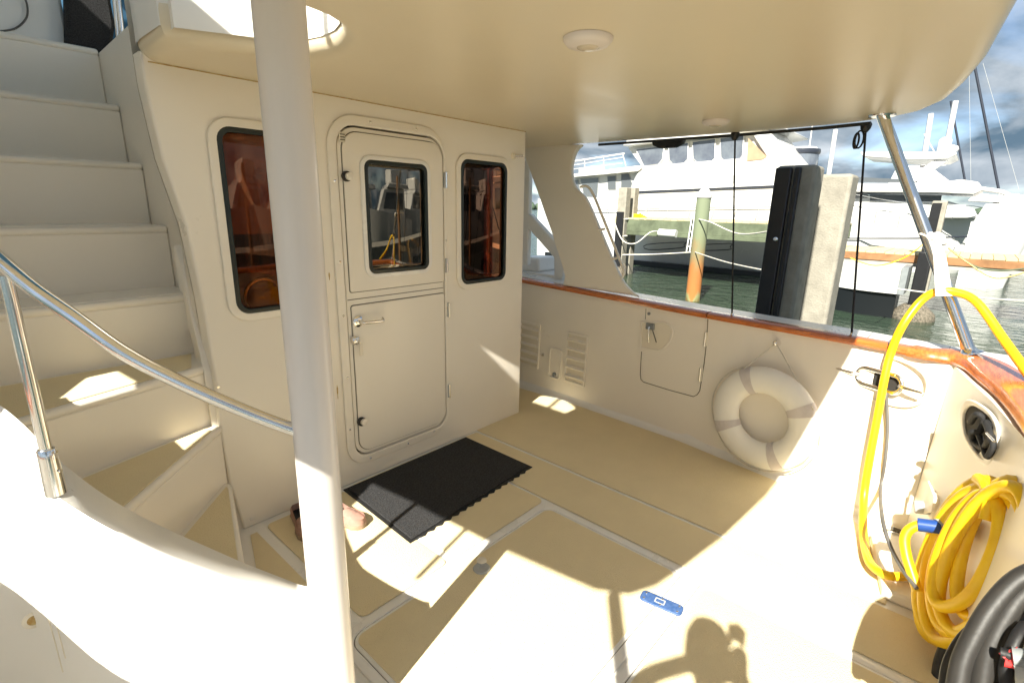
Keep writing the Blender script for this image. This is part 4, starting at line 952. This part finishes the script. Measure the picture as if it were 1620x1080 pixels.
# skiff under dock B
sk = thing('skiff','small white open boat with grey stern moored below the brown edged dock','boat')
for zt,zb,m_,nm in ((.30,-.30,'ywhite','hull'),(-.301,WZ-.05,'yblack','under_hull_shadow')):  # black recessed lower part stands in for the shadow under the hull
    b = MB(); rows = []
    for t_ in [i/10 for i in range(11)]:
        y = 2.62-1.45*t_; hbm = .55*(1-(1-t_)**3*.95); k1 = 1 if nm == 'hull' else .70
        rows.append([Vector((15.35-hbm*k1,y,zt+(.08*(1-t_) if nm == 'hull' else 0))),Vector((15.35-hbm*.9*k1,y,(zt+zb)/2)),Vector((15.35-hbm*.86*k1,y,zb)),Vector((15.35+hbm*.8,y,zb)),Vector((15.35+hbm*k1,y,zt))])
    b.grid(rows,True); b.add(rows[-1],[tuple(range(5))]); b.add(rows[0],[tuple(range(5))]); b.build(nm,m_,sk,50)
MB().box(14.86,15.84,1.04,1.165,-.30,.33).build('transom','grey',sk)
# --- white cruiser on the right
yb = thing('cruiser','white motor cruiser with raised arch and dark side glass moored at the right dock','yacht')
XB = 27
hull('hull','ywhite',8.6,-1.1,XB,5.2,lambda t_:1.74-.24*t_,yb,rake=1.6)
MB().tube([hx(1330,377,XB+.0),hx(1450,377,XB-.02),hx(1540,374,XB+.2)],.03,6).build('pinstripe','ystripe',yb,60)
extr_x('cabin_side','ywhite',pxs([(1330,345),(1330,305),(1500,318),(1540,330),(1548,345)],XB+.2),XB+.4,4,yb,.04)
extr_x('brow','ywhite',pxs([(1330,290),(1480,290),(1520,284),(1548,288),(1556,300),(1540,308),(1480,305),(1330,304)],XB),XB-.05,3.6,yb,.04)
extr_x('side_glass','yglass',pxs([(1376,308),(1490,309),(1488,322),(1376,318)],XB+.3),XB+.34,.1,yb)
extr_x('side_glass','yglass',pxs([(1340,306),(1372,306),(1372,313),(1340,313)],XB+.3),XB+.33,.1,yb)
for k in range(4): extr_x('port_window','lgrey',pxs([(1382+12*k,331),(1391+12*k,332),(1391+12*k,341),(1382+12*k,340)],XB+.3),XB+.36,.1,yb)
extr_x('radar_arch','ywhite',pxs([(1430,286),(1448,288),(1500,254),(1478,254)],XB+.3),XB+.2,.35,yb,.02)
extr_x('arch_top','ywhite',pxs([(1362,243),(1365,248),(1440,253),(1498,252),(1514,244),(1512,240),(1362,241)],XB+.2),XB+.1,3,yb,.03)
extr_x('windscreen','yglass',pxs([(1340,288),(1350,280),(1440,284),(1455,289)],XB+.3),XB+.3,.1,yb)
MB().lathe([(.30,0),(.33,.08),(.28,.2),(.1,.26)],hx(1500,240,XB+1.2),n=24).build('radar_dome','ywhite',yb,50)
MB().lathe([(.22,0),(.22,.45),(.12,.55)],hx(1492,240,XB+1.4),n=20).build('antenna_dome','ywhite',yb,50)
MB().tube([hx(1478,240,XB+1),hx(1462,212,XB+1)],.02,6).build('antenna_arm','ywhite',yb,60)
MB().tube(cr([hx(1340,305,XB-.1),hx(1440,322,XB-.1),hx(1540,326,XB-.1),hx(1600,341,XB+1)],5),.016,6).build('side_rail','steel',yb,60)
for px in (1390,1430,1470,1510,1545,1575): MB().tube([hx(px,318+(px-1390)*.11,XB-.05),hx(px-4,346,XB-.05)],.012,6).build('rail_stanchion','steel',yb,60)
for px,py in ((1575,352),): MB().tube([hx(px,py-8,XB-.2),hx(px+2,py+20,XB-.2)],.02,6).build('bow_fender_line','ystripe',yb,60)
# sailboat with covered sails further right
def mast(px0,py0,px1,py1,X,r,m,parent): MB().tube([hx(px1,py1,X),hx(px0,py0,X)],r,8).build('mast',m,parent,60)
sbt = thing('sailboat','white sailboat with dark raked mast and bundled sail cover behind the cruiser','sailboat')
XS = 44
hull('hull','ywhite',4.4,-6.7,XS,4.0,lambda t_:.9+.3*t_,sbt,rake=1)
mast(1541,100,1581,305,XS+1,.07,'ystripe',sbt); mast(1504,160,1527,288,XS+1,.06,'ystripe',sbt)
extr_x('coach_roof','ywhite',pxs([(1530,318),(1545,305),(1600,312),(1610,322)],XS+.5),XS+.5,1.8,sbt,.05)
MB().tube(cr([hx(*q,XS+.6) for q in ((1535,296),(1560,300),(1585,304),(1600,312))],4),.14,10).build('sail_cover','ywhite',sbt,60)
for a,c_ in (((1555,100),(1612,300)),((1533,100),(1536,290))): MB().tube([hx(*a,XS+1),hx(*c_,XS+1)],.01,5).build('stay','lgrey',sbt,60)
s2_ = thing('sportfishing_boat','white sportfishing boat with tuna tower masts behind the cruiser arch','boat')
hull('hull','ywhite',10,-3,36,4.6,lambda t_:1.2+.5*t_,s2_)
extr_x('house','ywhite',pxs([(1400,300),(1420,262),(1470,262),(1520,300)],37),37,3,s2_,.05)
for a,c_ in (((1473,180),(1460,262)),((1512,160),(1492,262)),((1322,205),(1311,276)),((1285,200),(1280,235))):
    MB().tube([hx(*c_,37),hx(*a,37)],.13 if a[0] != 1285 else .04,8).build('tower_leg','ywhite',s2_,60)
# dodger boat behind the big yacht's bow
dg_ = thing('sailboat_dodger','round white boat canopy with navy trim seen past the yacht bow','boat canopy')
pc_ = hx(1266,262,24); MB().lathe([(.70,-1.2),(.62,0),(.60,.5),(.55,.62),(.2,.66)],pc_,n=28).build('canopy','yclear',dg_,50)
MB().lathe([(.63,.42),(.66,.48),(.64,.60)],pc_,n=28).build('trim','ystripe',dg_,50); MB().lathe([(.60,.55),(.50,.68),(.1,.72)],pc_,n=28).build('top','ywhite',dg_,50)
# distant small craft right
for i,(px,py,w_,X) in enumerate(((1590,352,40,24),(1612,328,26,36),(1598,322,20,45))):
    t = thing('small_boat',['open white bow pulpit boat beyond the cruiser bow','low white motorboat near the horizon at the right edge','tiny white boat on the horizon beyond the dock'][i],'boat')
    p = hx(px,py,X); k_ = X/805*1.2
    hull('hull','ywhite',p.y+w_*k_*.6,p.y-w_*k_*.6,X,1.6,lambda t_,z=p.z:z+.2*t_,t,rake=.5); extr_x('cabin','ywhite',[(p.y-.6,p.z),(p.y+.8,p.z),(p.y+.6,p.z+.6),(p.y-.3,p.z+.6)],X+.4,.8,t,.03)
dC = tag(MB().box(33,36,-14,2,.30,.62).build('far_dock','dockbrown'),'distant brown dock crossing at the right edge of the marina','dock')
# yellow hose pile, white fender, ladder, on dock A
fd = thing('fender','white cylindrical fender hanging on the side of the green dock','fender'); a,c_ = hx(1043,368,16.85),hx(1070,370,16.85)
MB().tube(cr([a,a.lerp(c_,.05),a.lerp(c_,.5),a.lerp(c_,.95),c_],4),lambda t_: .13*min(1,(math.sin(math.pi*min(max(t_,.03),.97)))*4)**.5,14).build('body','ywhite',fd,60)
ld = thing('dock_ladder','white ladder hanging from the green dock to the water beside the stained piling','ladder')
for a,c_ in (((1096,334),(1086,398)),((1100,334),(1091,398))): MB().tube([hx(*a,16.8),hx(*c_,16.8)],.025,8).build('rail','ywhite',ld,60)
for py in (345,356,367,378,390): MB().tube([hx(1088+(398-py)*.12,py,16.8),hx(1095+(398-py)*.12,py,16.8)],.02,8).build('rung','ywhite',ld,60)
yh = thing('yellow_hose_pile','yellow water hose heaped on the end of the green dock','hose'); c_ = hx(1003,346,17.6)
for k in range(4): MB().tube([c_+Vector((.10*math.cos(q),(.5-.08*k)*math.sin(q),.03+.04*k+.02*math.sin(3*q))) for q in [2*math.pi*j/16 for j in range(16)]],.04,6,True).build('hose_turn','yellow',yh,60)
# mooring lines
def line(pts,lb,m='rope',r=.02):
    o = MB().tube(cr(pts,8),r,8).build('mooring_line',m,None,60); tag(o,lb,'rope','mooring lines across the water'); return o
line([hx(972,352,16.6),hx(985,380,16.4),hx(1005,385,16.3),hx(1028,368,16.5),hx(1040,366,16.8)],'white mooring line sagging below the left end of the green dock')
line([hx(985,403,14),hx(1040,402,14),hx(1095,399,13.6)],'white line stretched low from the left to the stained piling',r=.016)
line([hx(1100,399,13.5),hx(1150,415,11),hx(1230,432,8)],'white line running from the stained piling down toward the concrete piling',r=.014)
line([hx(1106,347,13.5),hx(1125,352,13),hx(1170,370,12),hx(1235,363,10)],'white line hanging in a loop right of the stained piling',r=.016)
line([hx(1345,447,8),hx(1460,462,8.5),hx(1560,472,9.5),hx(1640,476,10)],'thin white line crossing the water behind the steel post',r=.010)
line([hx(1345,408,12),hx(1385,420,12),hx(1430,408,12),hx(1462,385,13)],'pale yellow line sagging from the strap side toward the pilings',m='yellow',r=.010)
line([hx(1500,392,11),hx(1530,415,11),hx(1575,440,11),hx(1630,428,11)],'pale orange line hanging right of the steel post',m='stain',r=.012)
line([hx(1500,392,11.3),hx(1540,420,11.3),hx(1580,428,11.3),hx(1630,424,11.3)],'green line hanging beside the orange one right of the steel post',m='dockgreen',r=.013)
# distant tree line
rng = random.Random(7); b = MB()
for i in range(420):
    a = R_(rng.uniform(35,125)); d = rng.uniform(520,620); x,y = d*math.sin(a),d*math.cos(a); s_ = rng.uniform(3,7); z_ = WZ+rng.uniform(0,4)
    b.lathe([(s_*.7,-2),(s_,s_*.3),(s_*.6,s_*.9),(s_*.1,s_*1.1)],(x,y,z_),n=7)
tag(b.build('treeline',mat('far_trees',(.05,.08,.05),.9),None,180),'low dark line of far shore trees along the horizon','trees',kind='stuff')

# --- marina astern (mirrored in the windows)
def cruiser(x,y,s_,lb,rot=0,hw=2.0):
    t = thing('cabin_cruiser',lb,'yacht','white cruisers moored astern',(x,y,0)); t.rotation_euler = (0,0,rot)
    hull('hull','ywhite',-3.5,5.0,-hw,hw*2,lambda q:1.0+.5*q,t)
    MB().prism([(-1.5,-2.5,1.0),(-1.5,2.6,1.1),(-1.5,1.2,2.1),(-1.5,-2.3,2.1)],(3.0,0,0)).build('cabin','ywhite',t,None,.05)
    MB().prism([(-1.54,-2.0,1.35),(-1.54,1.5,1.4),(-1.54,.9,1.95),(-1.54,-2.0,1.95)],(3.08,0,0)).build('cabin_window','yglass',t)
    MB().prism([(-1.7,-3.2,2.12),(-1.7,.8,2.12),(-1.7,.4,2.28),(-1.7,-3.0,2.28)],(3.4,0,0)).build('flybridge_deck','ywhite',t,None,.03)
    MB().box(-1.3,1.3,-2.0,0,2.3,2.9).build('flybridge','ywhite',t,None,.08)
    MB().prism([(-1.5,-2.9,3.9),(-1.5,.1,3.9),(-1.5,-.1,4.02),(-1.5,-2.9,4.02)],(3.0,0,0)).build('bimini','ytan',t,None,.03)
    for xx in (-1.35,1.35):
        for yy in (-2.7,-.2): MB().tube([(xx,yy,2.3),(xx,yy,3.9)],.03,8).build('bimini_pole','steel',t,60)
    return t
cruiser(9.5,-11,1,'white cabin cruiser astern with tan bimini, mirrored in the door glass',R_(100))
cruiser(4.2,-13,1,'white cabin cruiser moored astern, mirrored in the window left of the pole',R_(75))
cruiser(17,-13,1,'white cabin cruiser farthest to starboard astern, mirrored in the right window',R_(80))
dock2 = tag(MB().box(-6,22,-8.0,-6.6,.1,.45).build('stern_dock','dockgrey',None,None,.02),'grey dock running behind the stern','dock')
for i,(x,lb) in enumerate(((3.1,'brown round piling astern near the left window reflection'),(8.0,'brown round piling astern mirrored in the door glass'),(12.6,'brown round piling astern toward starboard'))):
    t = thing('piling',lb,'piling','brown pilings along the dock astern',(x,-6.2,WZ-.5)); MB().lathe([(.17,0),(.15,3.6),(.13,3.7)],n=18).build('shaft','dockbrown',t,50)

# ================================================================== PHOTOGRAPHER (only the shadow is in view)
pr = thing('person','person in a grey shirt holding up a camera, casting the shadow on deck','person')
def skin(name, verts, edges, radii, m, parent, sub=2):
    me = bpy.data.meshes.new(name); me.from_pydata(verts,edges,[]); o = link(name,me,m,parent)
    md = o.modifiers.new('skin','SKIN'); 
    sk_ = me.skin_vertices[0].data if me.skin_vertices else None
    if sk_ is None:
        bm = bmesh.new(); bm.from_mesh(me); bm.verts.layers.skin.verify(); bm.to_mesh(me); bm.free(); sk_ = me.skin_vertices[0].data
    for i,r in enumerate(radii): sk_[i].radius = (r,r) if not isinstance(r,tuple) else r
    sk_[0].use_root = True
    s_ = o.modifiers.new('sub','SUBSURF'); s_.levels = sub; s_.render_levels = sub; md.use_smooth_shade = True
    return o
fw = Vector((.748,.664,0)); rt_ = Vector((.664,-.748,0)); up_ = Vector((0,0,1)); base = Vector((-.345,-.165,.06))
def P_(f,r,z): return tuple(base+fw*f+rt_*r+up_*z)
vs = [P_(0,0,.88),P_(0,0,1.05),P_(.01,0,1.22),P_(.02,0,1.34),P_(.07,-.0,1.42),P_(.12,0,1.48),P_(.17,-.02,1.56),P_(.17,-.02,1.60),
      P_(.01,.17,1.33),P_(.12,.25,1.12),P_(.28,.16,1.38),P_(.24,.135,1.52),
      P_(.01,-.17,1.38),P_(.13,-.33,1.38),P_(.20,-.17,1.46),P_(.25,.06,1.49),
      P_(0,.09,.84),P_(.02,.10,.46),P_(-.02,.11,.08),P_(.12,.12,-.03),
      P_(0,-.09,.84),P_(.02,-.10,.46),P_(-.02,-.11,.08),P_(.12,-.12,-.03)]
es = [(0,1),(1,2),(2,3),(3,4),(4,5),(5,6),(6,7),(3,8),(8,9),(9,10),(10,11),(3,12),(12,13),(13,14),(14,15),(0,16),(16,17),(17,18),(18,19),(0,20),(20,21),(21,22),(22,23)]
rad = [.14,.13,.15,.13,.06,.05,.05,.04,.065,.045,.030,.030,.065,.045,.030,.030,.10,.062,.045,.035,.10,.062,.045,.035]
skin('body',vs,es,rad,'shirt',pr)
MB().lathe([(.02,-.10),(.052,-.09),(.064,-.03),(.068,.03),(.056,.075),(.02,.098)],P_(.18,-.02,1.60),n=20).build('head','skin',pr,180)
MB().lathe([(.071,.0),(.073,.04),(.060,.08),(.020,.110)],P_(.165,-.02,1.60),n=20).build('hair','hair',pr,180)
for s_ in (-1,1):
    for k in range(4):
        a = Vector(P_(.26,.135+s_*.025,1.575-.018*k)); MB().tube([a,a+fw*.03-rt_*s_*.012,a+fw*.035-rt_*s_*.045],.009,8).build('finger','skin',pr,180)
    a = Vector(P_(.26,.135+s_*.025,1.48)); MB().tube([a,a-rt_*s_*.03+up_*.01],.010,8).build('thumb','skin',pr,180)
ca = thing('camera_body','black hand-held camera at the photographer\'s face','camera')
cc0 = Vector((-.075,-.067,1.49)); MB().obox(cc0,rt_*.068,fw*.028,up_*.046).build('body','black',ca,None,.01)
MB().lathe([(.034,0),(.034,.030),(.030,.032)],cc0+fw*.028,fw,24).build('lens','black',ca,50)
